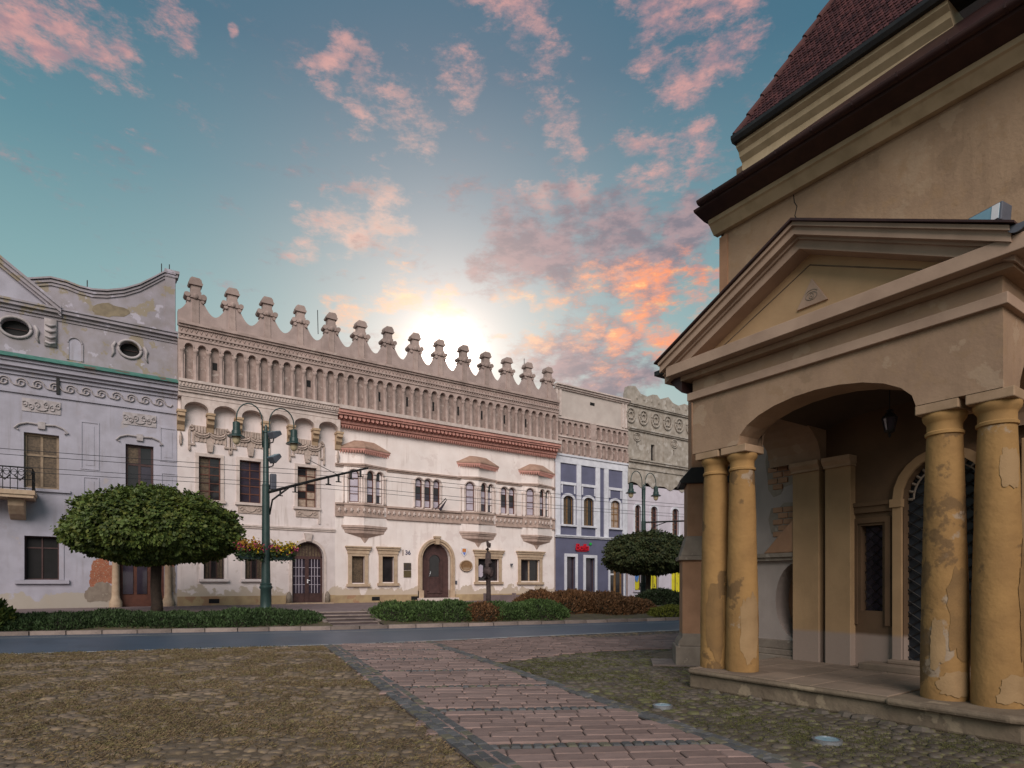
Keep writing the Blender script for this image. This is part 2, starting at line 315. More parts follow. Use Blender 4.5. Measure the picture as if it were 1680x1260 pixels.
def tag(o, label=None, cat=None, group=None, kind=None):
    if label: o['label'] = label
    if cat: o['category'] = cat
    if group: o['group'] = group
    if kind: o['kind'] = kind
    return o
def inst(me, name, parent, loc, rz=0, scale=(1, 1, 1), rx=0):
    o = bpy.data.objects.new(name, me); col.objects.link(o); o.parent = parent
    L0 = root_of(parent).location if parent else Vector((0, 0, 0))
    o.location = Vector(loc)-L0; o.rotation_euler = (rx, 0, rz); o.scale = scale; return o
def FX(px, Y=31.0):
    cx = (px-840)/1000; return Y*(cx*.8276+.5615)/(-cx*.5615+.8276)
def FZ(px, py, Y=31.0):
    cx = (px-840)/1000; return 1.6+(957-py)/1000*Y/(-cx*.5615+.8276)
def arcz(x, a, b, d, rise):
    if not rise: return d
    q = (x-(a+b)/2)/((b-a)/2); return d-rise+rise*math.sqrt(max(0, 1-q*q))
def arcpts(a, b, d, rise, n=12):
    return [((a+b)/2-(b-a)/2*math.cos(math.pi*i/n), d-rise+rise*math.sin(math.pi*i/n)) for i in range(n+1)]
def wall(mb, x0, x1, z0, z1, y, holes=(), rev=.25):
    xs = sorted({x0, x1}|{max(x0, min(x1, q)) for h in holes for q in h[:2]}); zs = sorted({z0, z1}|{max(z0, min(z1, q)) for h in holes for q in h[2:4]})
    for i in range(len(xs)-1):
        for j in range(len(zs)-1):
            cx, cz = (xs[i]+xs[i+1])/2, (zs[j]+zs[j+1])/2
            if any(h[0] < cx < h[1] and h[2] < cz < h[3] for h in holes): continue
            mb.poly([(xs[i], y, zs[j]), (xs[i+1], y, zs[j]), (xs[i+1], y, zs[j+1]), (xs[i], y, zs[j+1])])
    for h in holes:
        a, b, c, d = h[:4]; rise = h[4] if len(h) > 4 else 0
        line = arcpts(a, b, d, rise) if rise else [(a, d), (b, d)]
        if rise:
            k = len(line)//2
            for i in range(k): mb.poly([(a, y, d), (line[i][0], y, line[i][1]), (line[i+1][0], y, line[i+1][1])])
            for i in range(k, len(line)-1): mb.poly([(b, y, d), (line[i][0], y, line[i][1]), (line[i+1][0], y, line[i+1][1])])
        out = [(a, c)]+line+[(b, c)]
        for i in range(len(out)-(1 if c <= z0+1e-4 else 0)):
            p, q = out[i], out[(i+1) % len(out)]
            mb.poly([(p[0], y, p[1]), (q[0], y, q[1]), (q[0], y+rev, q[1]), (p[0], y+rev, p[1])])
    return mb
def window(parent, a, b, c, d, y, rise=0, cols=2, rows=3, fw=.07, bw=.04, fm=None, pm=None, name='window', dep=.07, skip=None, T=None):
    fm = fm or m_wood; pm = pm or m_glass
    mb = MB(T)
    mb.box(a, a+fw, y, y+dep, c, d-rise); mb.box(b-fw, b, y, y+dep, c, d-rise); mb.box(a+fw, b-fw, y, y+dep, c, c+fw)
    if rise:
        o1, i1 = arcpts(a, b, d, rise), arcpts(a+fw, b-fw, d-fw, max(.02, rise-fw))
        for i in range(len(o1)-1): mb.prism([o1[i], o1[i+1], i1[i+1], i1[i]], 'y', y, y+dep)
    else: mb.box(a+fw, b-fw, y, y+dep, d-fw, d)
    xs = [a+fw+(b-a-2*fw)*i/cols for i in range(cols+1)]; zs = [c+fw+(d-c-2*fw)*j/rows for j in range(rows+1)] if isinstance(rows, int) else [c+fw]+[c+fw+(d-c-2*fw)*q for q in rows]+[d-fw]
    for x in xs[1:-1]: mb.box(x-bw/2, x+bw/2, y+.005, y+dep-.005, c+fw, arcz(x, a+fw, b-fw, d-fw, max(0, rise-fw) if rise else 0))
    for z in zs[1:-1]:
        if not rise or z < d-rise+.02: mb.box(a+fw, b-fw, y+.01, y+dep-.01, z-bw/2, z+bw/2)
    w = mb.build(name, fm, parent)
    for i in range(cols):
        for j in range(len(zs)-1):
            x0, x1 = xs[i], xs[i+1]; z0 = zs[j]
            rr = max(0, rise-fw) if rise else 0
            top = [(x0+(x1-x0)*k/6, min(zs[j+1], arcz(x0+(x1-x0)*k/6, a+fw, b-fw, d-fw, rr))) for k in range(7)] if rr else [(x0, zs[j+1]), (x1, zs[j+1])]
            if max(t[1] for t in top) <= z0+.01: continue
            top = [(u, max(z0+.001, v)) for u, v in top]
            p = MB(T); p.prism([(x0, z0)]+top+[(x1, z0)], 'y', y+dep*.5, y+dep*.5+.012)
            p.build('pane', pm[(i+j*cols) % len(pm)] if isinstance(pm, list) else pm, w)
    return w
def cornice(mb, x0, x1, y, bands, ret=True):
    for z0, z1, p in bands: mb.box(x0, x1, y-p, y+.04, z0, z1)
    return mb
def leafquad(vs, fs, p, d, w, l, up=None):
    d = d.normalized(); s = d.cross(up or Vector((random.uniform(-1, 1), random.uniform(-1, 1), random.uniform(-1, 1))))
    if s.length < .01: s = Vector((1, 0, 0))
    s.normalize(); b = len(vs)
    vs += [p, p+d*l*.5+s*w*.5, p+d*l, p+d*l*.5-s*w*.5]; fs.append((b, b+1, b+2, b+3))
def rawobj(name, vs, fs, mat, parent=None, loc=None):
    o = root_of(parent).location if parent is not None else Vector(loc or (0, 0, 0))
    me = bpy.data.meshes.new(name); me.from_pydata([(p[0]-o[0], p[1]-o[1], p[2]-o[2]) for p in vs], [], fs); me.materials.append(mat); me.update()
    ob = bpy.data.objects.new(name, me); col.objects.link(ob)
    if parent is not None: ob.parent = parent
    else: ob.location = o
    return ob
# ------------------------------------------------------------------ ground, road, terrace
def lerp(tab, x):
    if x <= tab[0][0]: (a, b), (c, d) = tab[0], tab[1]
    elif x >= tab[-1][0]: (a, b), (c, d) = tab[-2], tab[-1]
    else:
        for i in range(len(tab)-1):
            if tab[i][0] <= x <= tab[i+1][0]: (a, b), (c, d) = tab[i], tab[i+1]; break
    return b+(d-b)*(x-a)/(c-a)
RNT = [(-1.81, 17.62), (1.68, 16.6), (5.75, 15.4), (11.37, 14.6), (16.4, 13.85)]
RFT = [(-2.49, 24.0), (2.26, 22.3), (6.43, 20.7), (9.77, 19.9), (16.0, 18.5), (20.7, 17.7)]
RN = lambda x: lerp(RNT, x)
RF = lambda x: lerp(RFT, x)
g = MB(); g.poly([(-300, -300, 0), (400, -300, 0), (400, 400, 0), (-300, 400, 0)])
tag(g.build('ground', m_earth), kind='structure')
XS = [-30]+[-14+i for i in range(56)]+[60]
g = MB()
for a, b in zip(XS, XS[1:]): g.poly([(a, RN(a), .006), (b, RN(b), .006), (b, RF(b), .006), (a, RF(a), .006)])
road = tag(g.build('road', m_asph), kind='structure')
def strip(f0, f1, z, mat, name, par, xs=None):
    s = MB()
    xs = xs or XS
    for a, b in zip(xs, xs[1:]): s.poly([(a, f0(a), z), (b, f0(b), z), (b, f1(b), z), (a, f1(a), z)])
    return s.build(name, mat, par)
strip(lambda x: RN(x)+.02, lambda x: RN(x)+.17, .011, m_linep, 'edge_line', road)
strip(lambda x: RF(x)-1.05, lambda x: RF(x)-.95, .011, m_linep, 'edge_line', road)
# far kerb, stone by stone
kerb = bpy.data.objects.new('kerb', None); col.objects.link(kerb); kerb.location = (8, 21, 0); tag(kerb, kind='structure')
ks = MB(); ks.box(-.48, .48, 0, .24, 0, .13); ksm = ks.mesh('kerb_stone', m_kerb)
x = -12.0
while x < 30:
    a = math.atan2(RF(x+1)-RF(x), 1.0)
    o = inst(ksm, 'kerb_stone', kerb, (x+.5, RF(x+.5)+.02, random.uniform(-.012, .006)), a, (random.uniform(.985, 1.01), 1, 1)); x += math.cos(a)*.985
# verge behind the kerb, bank and terrace
ST0, ST1 = 6.75, 8.45
TE = lambda x: RF(x)+3.0
g = MB()
bx = [-30, -14]+[-13+i for i in range(19)]+[ST0]
bx2 = [ST1]+[9+i for i in range(30)]+[60]
for seq in (bx, bx2):
    for a, b in zip(seq, seq[1:]):
        g.poly([(a, RF(a)+.25, .10), (b, RF(b)+.25, .10), (b, TE(b), .53), (a, TE(a), .53)])
tag(g.build('planting_bank', m_moss), kind='structure')
g = MB()
allx = sorted(set(bx+bx2))
for a, b in zip(allx, allx[1:]): g.poly([(a, TE(a), .53), (b, TE(b), .53), (b, 31.3, .585), (a, 31.3, .585)])
g.poly([(ST0, RF(ST0)+2.35, .53), (ST1, RF(ST1)+2.35, .53), (ST1, TE(ST1)+.01, .53), (ST0, TE(ST0)+.01, .53)])
terrace = tag(g.build('terrace', m_terr), kind='structure')
# pavement foot in front of the steps
g = MB(); g.poly([(ST0-.3, RF(ST0)+.2, .105), (ST1+.3, RF(ST1)+.2, .105), (ST1+.3, RF(ST1)+1.2, .105), (ST0-.3, RF(ST0)+1.2, .105)])
tag(g.build('pavement', m_kerb), kind='structure')
stp = thing('garden_steps', 'short flight of grey stone steps from the road up to the terrace', 'steps', (7.6, RF(7.6)+1, .1))
rot = math.atan2(RF(ST1)-RF(ST0), ST1-ST0)
for k in range(4):
    T = Matrix.Translation((ST0, RF(ST0)+1.0+k*.34, 0)) @ Matrix.Rotation(rot, 4, 'Z')
    s = MB(T); w = (ST1-ST0)/math.cos(rot); s.box(0.02, w-.02, 0, .37, .10 if k == 0 else .1+k*.108-.02, .10+(k+1)*.108); st_ = s.build('step', m_step, stp, bevel=.008); n_ = MB(T); n_.box(0, w, -.03, .36, .10+(k+1)*.108-.03, .10+(k+1)*.108+.006); n_.build('nosing', m_kerb, st_, bevel=.008)
for px in (ST0-.14, ST1):
    s = MB(); y0 = RF(px)+.95; s.prism([(y0, .1), (y0, .24), (y0+1.5, .60), (y0+1.7, .60), (y0+1.7, .1)], 'x', px, px+.14); s.build('side_wall', m_kerb, stp, bevel=.01)

# ------------------------------------------------------------------ near paving
PL = lambda y: 2.02+.185*y        # left edge of the paved path
PR = lambda y: 4.36+.203*y        # right edge
def inpoly(x, y, P):
    c = False
    for i in range(len(P)):
        (a, b), (d, e) = P[i], P[i-1]
        if (b > y) != (e > y) and x < (d-a)*(y-b)/(e-b)+a: c = not c
    return c
P1 = [(PL(-2), -2), (PR(-2), -2), (PR(15.05), 15.05), (PL(15.6), 15.6)]
P2 = [(PR(10.3)+.1, 10.3), (9.2, 10.7), (11.6, 10.1), (19, 9.0), (19, 12.6), (12.2, 13.2), (10.8, 14.5), (PR(14.9)+.1, 14.9)]
g = MB(); g.poly([(a, b, .004) for a, b in P1]); path = tag(g.build('path', m_mortar), kind='structure')
g = MB(); g.poly([(a, b, .004) for a, b in P2]); path2 = tag(g.build('side_path', m_mortar), kind='structure')
rh, nh = Vector((.872, -.490)), Vector((.490, .872)); RA = math.atan2(-.490, .872)
def bevbox(l, w, h, b=.012):
    s = MB(); vs = []
    for z, q in ((0, 0), (h-b, 0), (h, b)): vs += [(-l/2+q, -w/2+q, z), (l/2-q, -w/2+q, z), (l/2-q, w/2-q, z), (-l/2+q, w/2-q, z)]
    s.add(vs, [(8, 9, 10, 11)]+[(i*4+k, i*4+(k+1) % 4, i*4+4+(k+1) % 4, i*4+4+k) for i in range(2) for k in range(4)]); return s
LEN = [.26, .31, .36, .42, .48]; ROWW = .218
slabs = []; bandst = []
k = -14
while k*ROWW < 17.8:
    v = k*ROWW; band = (k % 8 == 3)
    u = -9+random.random()*.4
    while u < 14:
        if band:
            l = .11; c = rh*(u+l/2)+nh*v
            if inpoly(c.x, c.y, P1): bandst.append((c.x, c.y, l))
            u += l
        else:
            q = random.randrange(5); l = LEN[q]; c = rh*(u+l/2)+nh*v
            if inpoly(c.x, c.y, P1): slabs.append((c.x, c.y, q, 1))
            u += l+.012
    k += 1
k = 0
while k < 60:
    v = 9+k*.26; u = -6+random.random()*.4
    while u < 22:
        q = random.randrange(5); l = LEN[q]; c = rh*(u+l/2)+nh*v
        if inpoly(c.x, c.y, P2): slabs.append((c.x, c.y, q, 2))
        u += l+.02
    k += 1
slabs.sort(key=lambda s: s[0]*.5615+s[1]*.8276+(0 if s[0]*.5615+s[1]*.8276 > 4.9 else 100))
SM = [bevbox(l, ROWW-.012, .026).mesh('paving_slab', m_slab) for l in LEN]
rest = {1: MB(), 2: MB()}; cnt = 0
for x, y, q, w in slabs:
    t = x*.5615+y*.8276; par = path if w == 1 else path2
    z = .004+random.uniform(-.006, .005); ra = RA+random.gauss(0, .008)
    if cnt < 300 and t > 4.9 and w == 1:
        o = inst(SM[q], 'paving_slab', par, (x, y, z), ra); o.rotation_euler = (random.gauss(0, .008), random.gauss(0, .008), ra); cnt += 1
    else:
        b = bevbox(LEN[q], ROWW-.012, .026); rest[w].T = None
        T = Matrix.Translation((x, y, z)) @ Matrix.Rotation(ra, 4, 'Z'); rest[w].add([T @ Vector(p) for p in b.v], b.f)
for w, par in ((1, path), (2, path2)): tag(rest[w].build('far_slabs', m_slab, par), kind='stuff')
b = MB()
for x, y, l in bandst:
    q = bevbox(l-.015, .13+random.uniform(-.02, .02), .026+random.uniform(-.006, .004), .014); T = Matrix.Translation((x, y, .004)) @ Matrix.Rotation(RA+random.gauss(0, .1), 4, 'Z'); b.add([T @ Vector(p) for p in q.v], q.f)
tag(b.build('sett_bands', m_sett, path), kind='stuff')
# dark sett borders along both sides of the path, and one along the side path
def border(par, f, y0, y1, w, name, n):
    s = MB(); g = MB(); y = y0
    ang = math.atan2(1, (f(1)-f(0)))
    g.poly([(f(y0)-.02, y0, .016), (f(y0)+w+.02, y0, .016), (f(y1)+w+.02, y1, .016), (f(y1)-.02, y1, .016)]); g.build('border_bed', m_mortar, par)
    near = []
    while y < y1:
        l = random.uniform(.15, .24)
        for c in range(n):
            q = bevbox(l-.012, w/n-.012, .032+random.uniform(-.006, .006), .012)
            x = f(y)+w/n*(c+.5)
            T = Matrix.Translation((x, y+(c % 2)*.07, .004)) @ Matrix.Rotation(ang+random.gauss(0, .02), 4, 'Z'); s.add([T @ Vector(p) for p in q.v], q.f)
        y += l
    tag(s.build(name, m_sett, par), kind='stuff')
border(path, lambda y: PL(y)-.14, 2.5, 15.55, .34, 'border_setts', 3)
border(path, lambda y: PR(y)-.10, 2.5, 15.0, .24, 'border_setts', 2)

# cobbles: left field under dry grass, right field mossy
def cobmesh(i, mat):
    rr = random.Random(i); n = 8; s = MB(); a = [rr.uniform(.66, 1.12) for _ in range(n)]
    vs = []
    for q, z in ((1, -.02), (.97, .012), (.70, .026)): vs += [(q*a[k]*.085*math.cos(2*math.pi*k/n)*1.25, q*a[k]*.085*math.sin(2*math.pi*k/n), z) for k in range(n)]
    vs.append((0, 0, .030))
    s.add(vs, [(i2*n+k, i2*n+(k+1) % n, i2*n+n+(k+1) % n, i2*n+n+k) for i2 in range(2) for k in range(n)]+[(2*n+k, 2*n+(k+1) % n, 3*n) for k in range(n)])
    return s
def cobfield(par, spots, mat, nmax):
    protos = [cobmesh(i, mat) for i in range(7)]; ms = [p.mesh('cobble', mat, True) for p in protos]; rest = MB(); c = 0
    for x, y, sc_ in spots:
        q = random.randrange(7); ra = random.uniform(-.5, .5)+RA; z = random.uniform(-.016, .006)
        t = x*.5615+y*.8276; lat = (x*.8276-y*.5615)/t
        vis = -.86 < lat < .86 and t > 5.1
        if vis and c < nmax: inst(ms[q], 'cobble', par, (x, y, z), ra, (sc_, sc_, sc_)); c += 1
        else:
            T = Matrix.Translation((x, y, z)) @ Matrix.Rotation(ra, 4, 'Z') @ Matrix.Scale(sc_, 4); rest.add([T @ Vector(p) for p in protos[q].v], protos[q].f)
    o = rest.build('far_cobbles', mat, par, True); tag(o, kind='stuff')
def spots_in(test, x0, x1, y0, y1, d):
    out = []; j = 0; y = y0
    while y < y1:
        x = x0+(j % 2)*d*.6
        while x < x1:
            a, b = x+random.uniform(-.25, .25)*d, y+random.uniform(-.2, .2)*d
            if test(a, b): out.append((a, b, random.uniform(.5, .98)))
            x += d*1.22
        y += d; j += 1
    out.sort(key=lambda s: s[0]*.5615+s[1]*.8276); return out
LF = [(-9, 2.2), (PL(2.2)-.18, 2.2), (PL(15.5)-.18, 15.5), (RNT[1][0], RN(1.68)), (-2, RN(-2)), (-9, RN(-9))]
g = MB(); g.poly([(a, b, .003) for a, b in LF]); cobl = tag(g.build('cobbled_ground', m_earth), kind='structure')
def vis_t(a, b, lim): 
    t = a*.5615+b*.8276; return 4.9 < t < lim and abs((a*.8276-b*.5615)/t) < .95
cobfield(cobl, spots_in(lambda a, b: inpoly(a, b, LF) and vis_t(a, b, 15.5), -9, 5, 2.2, 20, .13), m_cob, 300)
PLAT = [(7.42, 1.2), (7.42, 6.28), (10.6, 6.28), (10.6, 1.2)]
RFp = [(PR(2)+.16, 2), (9.9, 2), (9.9, 9.5), (11.6, 10.0), (9.2, 10.6), (PR(10.2)+.16, 10.2)]
g = MB(); g.poly([(a, b, .003) for a, b in RFp]); cobr = tag(g.build('mossy_cobbled_ground', m_moss), kind='structure')
okr = lambda a, b: inpoly(a, b, RFp) and vis_t(a, b, 16) and not inpoly(a, b, PLAT)
cobfield(cobr, spots_in(okr, 4.5, 12, 2, 11, .118), m_cobm, 300)
P3 = [(10.8, 14.5), (12.2, 13.25), (19, 12.65), (19, 13.4), (16.4, 13.8), (11.4, 14.55)]
g = MB(); g.poly([(a, b, .004) for a, b in P3]); cob3 = tag(g.build('cobbled_verge', m_mortar), kind='structure')
cobfield(cob3, spots_in(lambda a, b: inpoly(a, b, P3), 10, 19, 12, 15, .16), m_cob, 0)
# dry grass over the left field, moss tufts on the right
def grass(name, label, n, test, box, mat, h0, h1, dens, loc):
    vs = []; fs = []; k = 0; tries = 0
    while k < n and tries < n*14:
        tries += 1
        x, y = random.uniform(box[0], box[1]), random.uniform(box[2], box[3])
        if not test(x, y): continue
        d = mnoise.noise(Vector((x*.9, y*.9, 3.1)))*.6+mnoise.noise(Vector((x*2.7, y*2.7, 1.7)))*.5
        if d < dens+random.uniform(-.22, .22): continue
        k += 1
        a = random.uniform(0, 6.283); lean = random.uniform(.3, 2.6); h = random.uniform(h0, h1)
        dd = Vector((math.cos(a)*lean, math.sin(a)*lean, 1)).normalized()*h; w = Vector((-math.sin(a), math.cos(a), 0))*random.uniform(.0014, .0034)
        b = len(vs); z = random.uniform(0, .02); p = Vector((x, y, z))
        vs += [p-w, p+w, p+dd*.6+w*.7, p+dd+Vector((0, 0, -h*.25))]; fs.append((b, b+1, b+2, b+3))
    o = rawobj(name, vs, fs, mat, None, loc); tag(o, label, 'grass', kind='stuff'); return o
lt = lambda a, b: inpoly(a, b, LF) and vis_t(a, b, 15.4)
grass('dry_grass', 'short dry straw coloured grass over the cobbles left of the path', 95000, lt, (-9, 5, 2.2, 19), m_straw, .025, .075, .07, (0, 8, 0))
grass('green_tufts', 'small green tufts between the dry grass left of the path', 2200, lt, (-9, 5, 2.2, 19), m_mossg, .03, .08, .42, (0, 8, 0))
grass('moss_grass', 'low yellow green moss and grass between the cobbles by the porch', 42000, okr, (4.5, 12, 2, 11), m_mossg, .012, .04, .10, (7, 5, 0))
grass('kerb_weeds', 'thin strip of green weeds along the near road edge', 2600, lambda a, b: RN(a)-.12 < b < RN(a)+.02, (-6, 4, 15.5, 19), m_mossg, .04, .10, .0, (0, 17, 0))
# ------------------------------------------------------------------ street front (plane y = 31)
YF = 31.0
def body(t, x0, x1, z0, z1, mat, y0=31.5, y1=40, roofz=None):
    b = MB(); b.box(x0, x1, y0, y1, z0, z1); b.box(x0, x0+.08, YF+.02, y0, z0, z1); b.box(x1-.08, x1, YF+.02, y0, z0, z1); b.build('rear_block', mat, t)
def bar(mb, p, q, r, n=6): mb.tube([p, q], r, n)
def ringtube(mb, cx, cz, rx, rz, y, r, a0=0, a1=360, n=18, spiral=1.0):
    pts = []
    for i in range(n+1):
        a = R(a0+(a1-a0)*i/n); k = 1-(1-spiral)*i/n
        pts.append((cx+rx*k*math.cos(a), y, cz+rz*k*math.sin(a)))
    mb.tube(pts, r, 5)
def surround(t, a, b, c, d, y, w, proj, mat, name='window_frame', sill=True, rise=0):
    m = MB(); m.box(a-w, a, y-proj, y+.03, c, d-rise); m.box(b, b+w, y-proj, y+.03, c, d-rise)
    if rise:
        o1, i1 = arcpts(a-w, b+w, d+w, rise+w), arcpts(a, b, d, rise)
        for i in range(len(o1)-1): m.prism([o1[i], o1[i+1], i1[i+1], i1[i]], 'y', y-proj, y+.03)
    else: m.box(a-w, b+w, y-proj, y+.03, d, d+w)
    if sill: m.box(a-w-.06, b+w+.06, y-proj-.08, y+.03, c-.12, c)
    return m.build(name, mat, t)

# ---------- lavender house on the left
H1 = thing('lavender_house', 'weathered lavender house with curved gable, oval windows and green copper ledge, at the left', 'house', (0, 31, .5))
hw = [(FX(39), FX(97), 5.42, 7.63), (FX(206), FX(252), 5.45, 7.60)]
gw = [(FX(40), FX(97), 1.74, 3.5), (.75, 2.42, .58, 2.95, .25)]
w = MB(); wall(w, -9, 2.92, .5, 9.15, YF, hw+gw, .3); w.build('wall', m_lav, H1)
body(H1, -9, 2.92, .4, 12.4, m_lav)
for a, b, c, d in hw:
    i = hw.index((a, b, c, d))
    window(H1, a, b, c, d, YF+.16, 0, 2, [.62], .09, .09, m_frame1 if i == 0 else m_wood, m_curt if i == 0 else [m_glass, m_glassv, m_curt])
    s = MB(); s.box(a-.35, b+.38, YF-.10, YF+.02, c-.12, c-.02); s.build('window_sill', m_lav, H1)
    s = MB(); xm = (a+b)/2
    for sg in (-1, 1): s.tube([(xm+sg*.12, YF-.05, d+.36), (xm+sg*.45, YF-.05, d+.38), (xm+sg*.72, YF-.05, d+.28), (xm+sg*.86, YF-.05, d+.12), (xm+sg*.74, YF-.05, d+.08)], .035, 6)
    s.box(xm-.12, xm+.12, YF-.09, YF+.02, d+.18, d+.46); s.build('window_hood', m_orn1, H1)
    s = MB(); zc = d+1.1
    s.box(xm-.62, xm+.62, YF-.03, YF+.02, zc-.26, zc+.26)
    for sg in (-1, 1):
        for q in range(3): ringtube(s, xm+sg*(.16+.19*q), zc+(-.05 if q % 2 else .05), .11, .13, YF-.05, .024, 90*sg, 90*sg+420, 16, .35)
    ringtube(s, xm, zc-.04, .2, .14, YF-.05, .03, 200, 340, 8); s.build('scroll_relief', m_orn1, H1)
a, b, c, d = gw[0]
window(H1, a, b, c, d, YF+.2, 0, 2, [.75], .05, .05, m_wood, m_dark)
s = MB(); s.box(a-.16, a, YF-.03, YF+.02, c, d+.12); s.box(b, b+.16, YF-.03, YF+.02, c, d+.12); s.box(a, b, YF-.03, YF+.02, d, d+.12); s.box(a-.3, b+.34, YF-.12, YF+.02, c-.16, c-.01); s.build('window_frame', m_lav, H1)
# doorway behind the round tree
dr = MB(); a, b, c, d, _ = gw[1]
dr.box(a, b, YF+.24, YF+.3, c, d); door1 = dr.build('door', m_woodr, H1)
for q in range(3):
    p = MB(); x0 = a+.12+q*.52; p.box(x0, x0+.38, YF+.21, YF+.25, c+.55, d-.35); p.build('pane', m_glassv, door1)
for xx in (a-.14, b+.14):
    p = MB(); p.lathe([(.24, .58), (.24, .8), (.17, .95), (.15, 1.1), (.13, 2.7), (.17, 2.75), (.19, 2.9)], xx, YF-.02, 14); p.build('door_jamb_column', m_stone, H1, True, auto=True)
# exposed patches left of the door
for cx, cz, rx, rz, mt in ((.14, 2.0, .42, .62, m_brickp), (.05, 1.22, .55, .42, m_bstone), (2.72, 1.7, .14, .7, m_bstone), (2.7, 2.3, .1, .2, m_brickp)):
    p = MB(); pts = []
    for q in range(44):
        an = 2*math.pi*q/44; k = 1+.55*mnoise.noise(Vector((math.cos(an)*1.5+cx*5, math.sin(an)*1.5, cz*3)))+.25*mnoise.noise(Vector((math.cos(an)*5, math.sin(an)*5, cz*3))); pts.append((min(cx+rx*k*math.cos(an), 2.9), cz+rz*k*math.sin(an)))
    dp_ = .006 if mt is m_brickp else .011; p.prism(pts, 'y', YF-dp_, YF+.02+dp_); p.build('bare_masonry_patch', mt, H1)
# blank panels
for x0, x1, z0, z1 in ((FX(132), FX(163), 6.35, 8.35), (FX(136), FX(163), 5.2, 6.05), (FX(262), FX(290), 7.0, 8.5), (FX(264), FX(290), 5.4, 6.5)):
    p = MB()
    for r0 in ((x0, x0+.05, z0, z1), (x1-.05, x1, z0, z1), (x0+.05, x1-.05, z0, z0+.05), (x0+.05, x1-.05, z1-.05, z1)): p.box(r0[0], r0[1], YF-.025, YF+.02, r0[2], r0[3])
    p.box(x0+.18, x1-.18, YF-.014, YF+.02, z0+.18, z1-.18); p.build('blank_panel', m_lav, H1)
s = MB(); cornice(s, -9, 2.92, YF, [(9.15, 9.27, .07), (9.27, 9.85, .03), (9.85, 10.0, .10), (10.0, 10.12, .22), (10.12, 10.3, .34), (10.3, 10.42, .42)]); s.build('main_cornice', m_lav, H1)
sp = MB(); ringtube(sp, 0, 0, .2, .2, -.04, .028, 0, 560, 26, .25); sp.tube([(.2, -.04, 0), (.3, -.04, -.1), (.42, -.04, -.12), (.5, -.04, -.02)], .026, 5); spm = sp.mesh('scroll_relief', m_orn1)
x = -3.6
while x < 2.5: inst(spm, 'scroll_relief', H1, (x, YF-.03, 9.56)); x += .53
s = MB(); s.prism([(30.45, 10.42), (31.02, 10.42), (31.02, 10.72), (30.98, 10.72)], 'x', -9, 2.95); s.build('copper_ledge', m_copper, H1)
s = MB(); s.box(FX(95)-.05, FX(95)+.06, YF-.12, YF, 9.3, 9.95); s.build('iron_bracket', m_iron, H1)
# attic storey with oval openings
s = MB(); ov = [(-2.72, 11.72, .44, .34), (1.12, 11.68, .36, .32)]
wall(s, -9, 2.92, 10.5, 12.45, YF-.02, [(o[0]-o[2], o[0]+o[2], o[1]-o[3], o[1]+o[3]) for o in ov], .3)
for cx, cz, rx, rz in ov:
    P = [(cx+rx*math.cos(2*math.pi*k/24), cz+rz*math.sin(2*math.pi*k/24)) for k in range(25)]
    for k in range(24):
        u, v = P[k], P[k+1]; am = 2*math.pi*(k+.5)/24; cor = (cx+math.copysign(rx, math.cos(am)), cz+math.copysign(rz, math.sin(am)))
        s.poly([(u[0], YF-.02, u[1]), (v[0], YF-.02, v[1]), (cor[0], YF-.02, cor[1])]); s.poly([(u[0], YF-.02, u[1]), (v[0], YF-.02, v[1]), (v[0], YF+.3, v[1]), (u[0], YF+.3, u[1])])
s.build('attic_wall', m_attic1, H1)
for cx, cz, rx, rz in ov:
    s = MB(); s.box(cx-rx-.05, cx+rx+.05, YF+.22, YF+.26, cz-rz-.05, cz+rz+.05); s.build('oval_void', m_dark, H1)
    s = MB(); ringtube(s, cx, cz, rx+.06, rz+.06, YF-.05, .06, 0, 360, 26)
    for sg in (-1, 1): s.tube([(cx+sg*(rx+.16), YF-.05, cz+.2), (cx+sg*(rx+.26), YF-.06, cz), (cx+sg*(rx+.22), YF-.05, cz-.25), (cx+sg*(rx+.3), YF-.04, cz-.45)], [.05, .07, .06, .03], 6)
    s.build('oval_window_frame', m_orn1, H1, True)
    s = MB(); s.tube([(cx-rx*.8, YF+.18, cz), (cx+rx*.8, YF+.18, cz)], .012, 5); s.build('glazing_bar', m_wood, H1)
s = MB(); nx = FX(123); s.prism([(nx-.2, 10.8)]+arcpts(nx-.2, nx+.2, 11.7, .2)+[(nx+.2, 10.8)], 'y', YF-.035, YF-.01); s.build('blind_niche', m_lav, H1)
s = MB(); ringtube(s, nx, 11.5, .24, .24, YF-.05, .04, 0, 180, 10); s.box(nx-.28, nx-.2, YF-.06, YF, 10.8, 11.5); s.box(nx+.2, nx+.28, YF-.06, YF, 10.8, 11.5); s.build('niche_frame', m_attic1, H1)
s = MB(); kx = FX(83); s.box(kx-.2, kx+.2, YF-.1, YF, 11.2, 12.3)
for q in range(4): s.tube([(kx-.16, YF-.12, 11.35+q*.24), (kx, YF-.16, 11.28+q*.24), (kx+.16, YF-.12, 11.35+q*.24)], .05, 6)
s.build('carved_console', m_orn1, H1, True)
s = MB(); cornice(s, -9, 2.92, YF, [(12.30, 12.42, .06), (12.42, 12.55, .14), (12.55, 12.68, .26), (12.68, 12.76, .32)]); s.build('attic_cornice', m_attic1, H1)
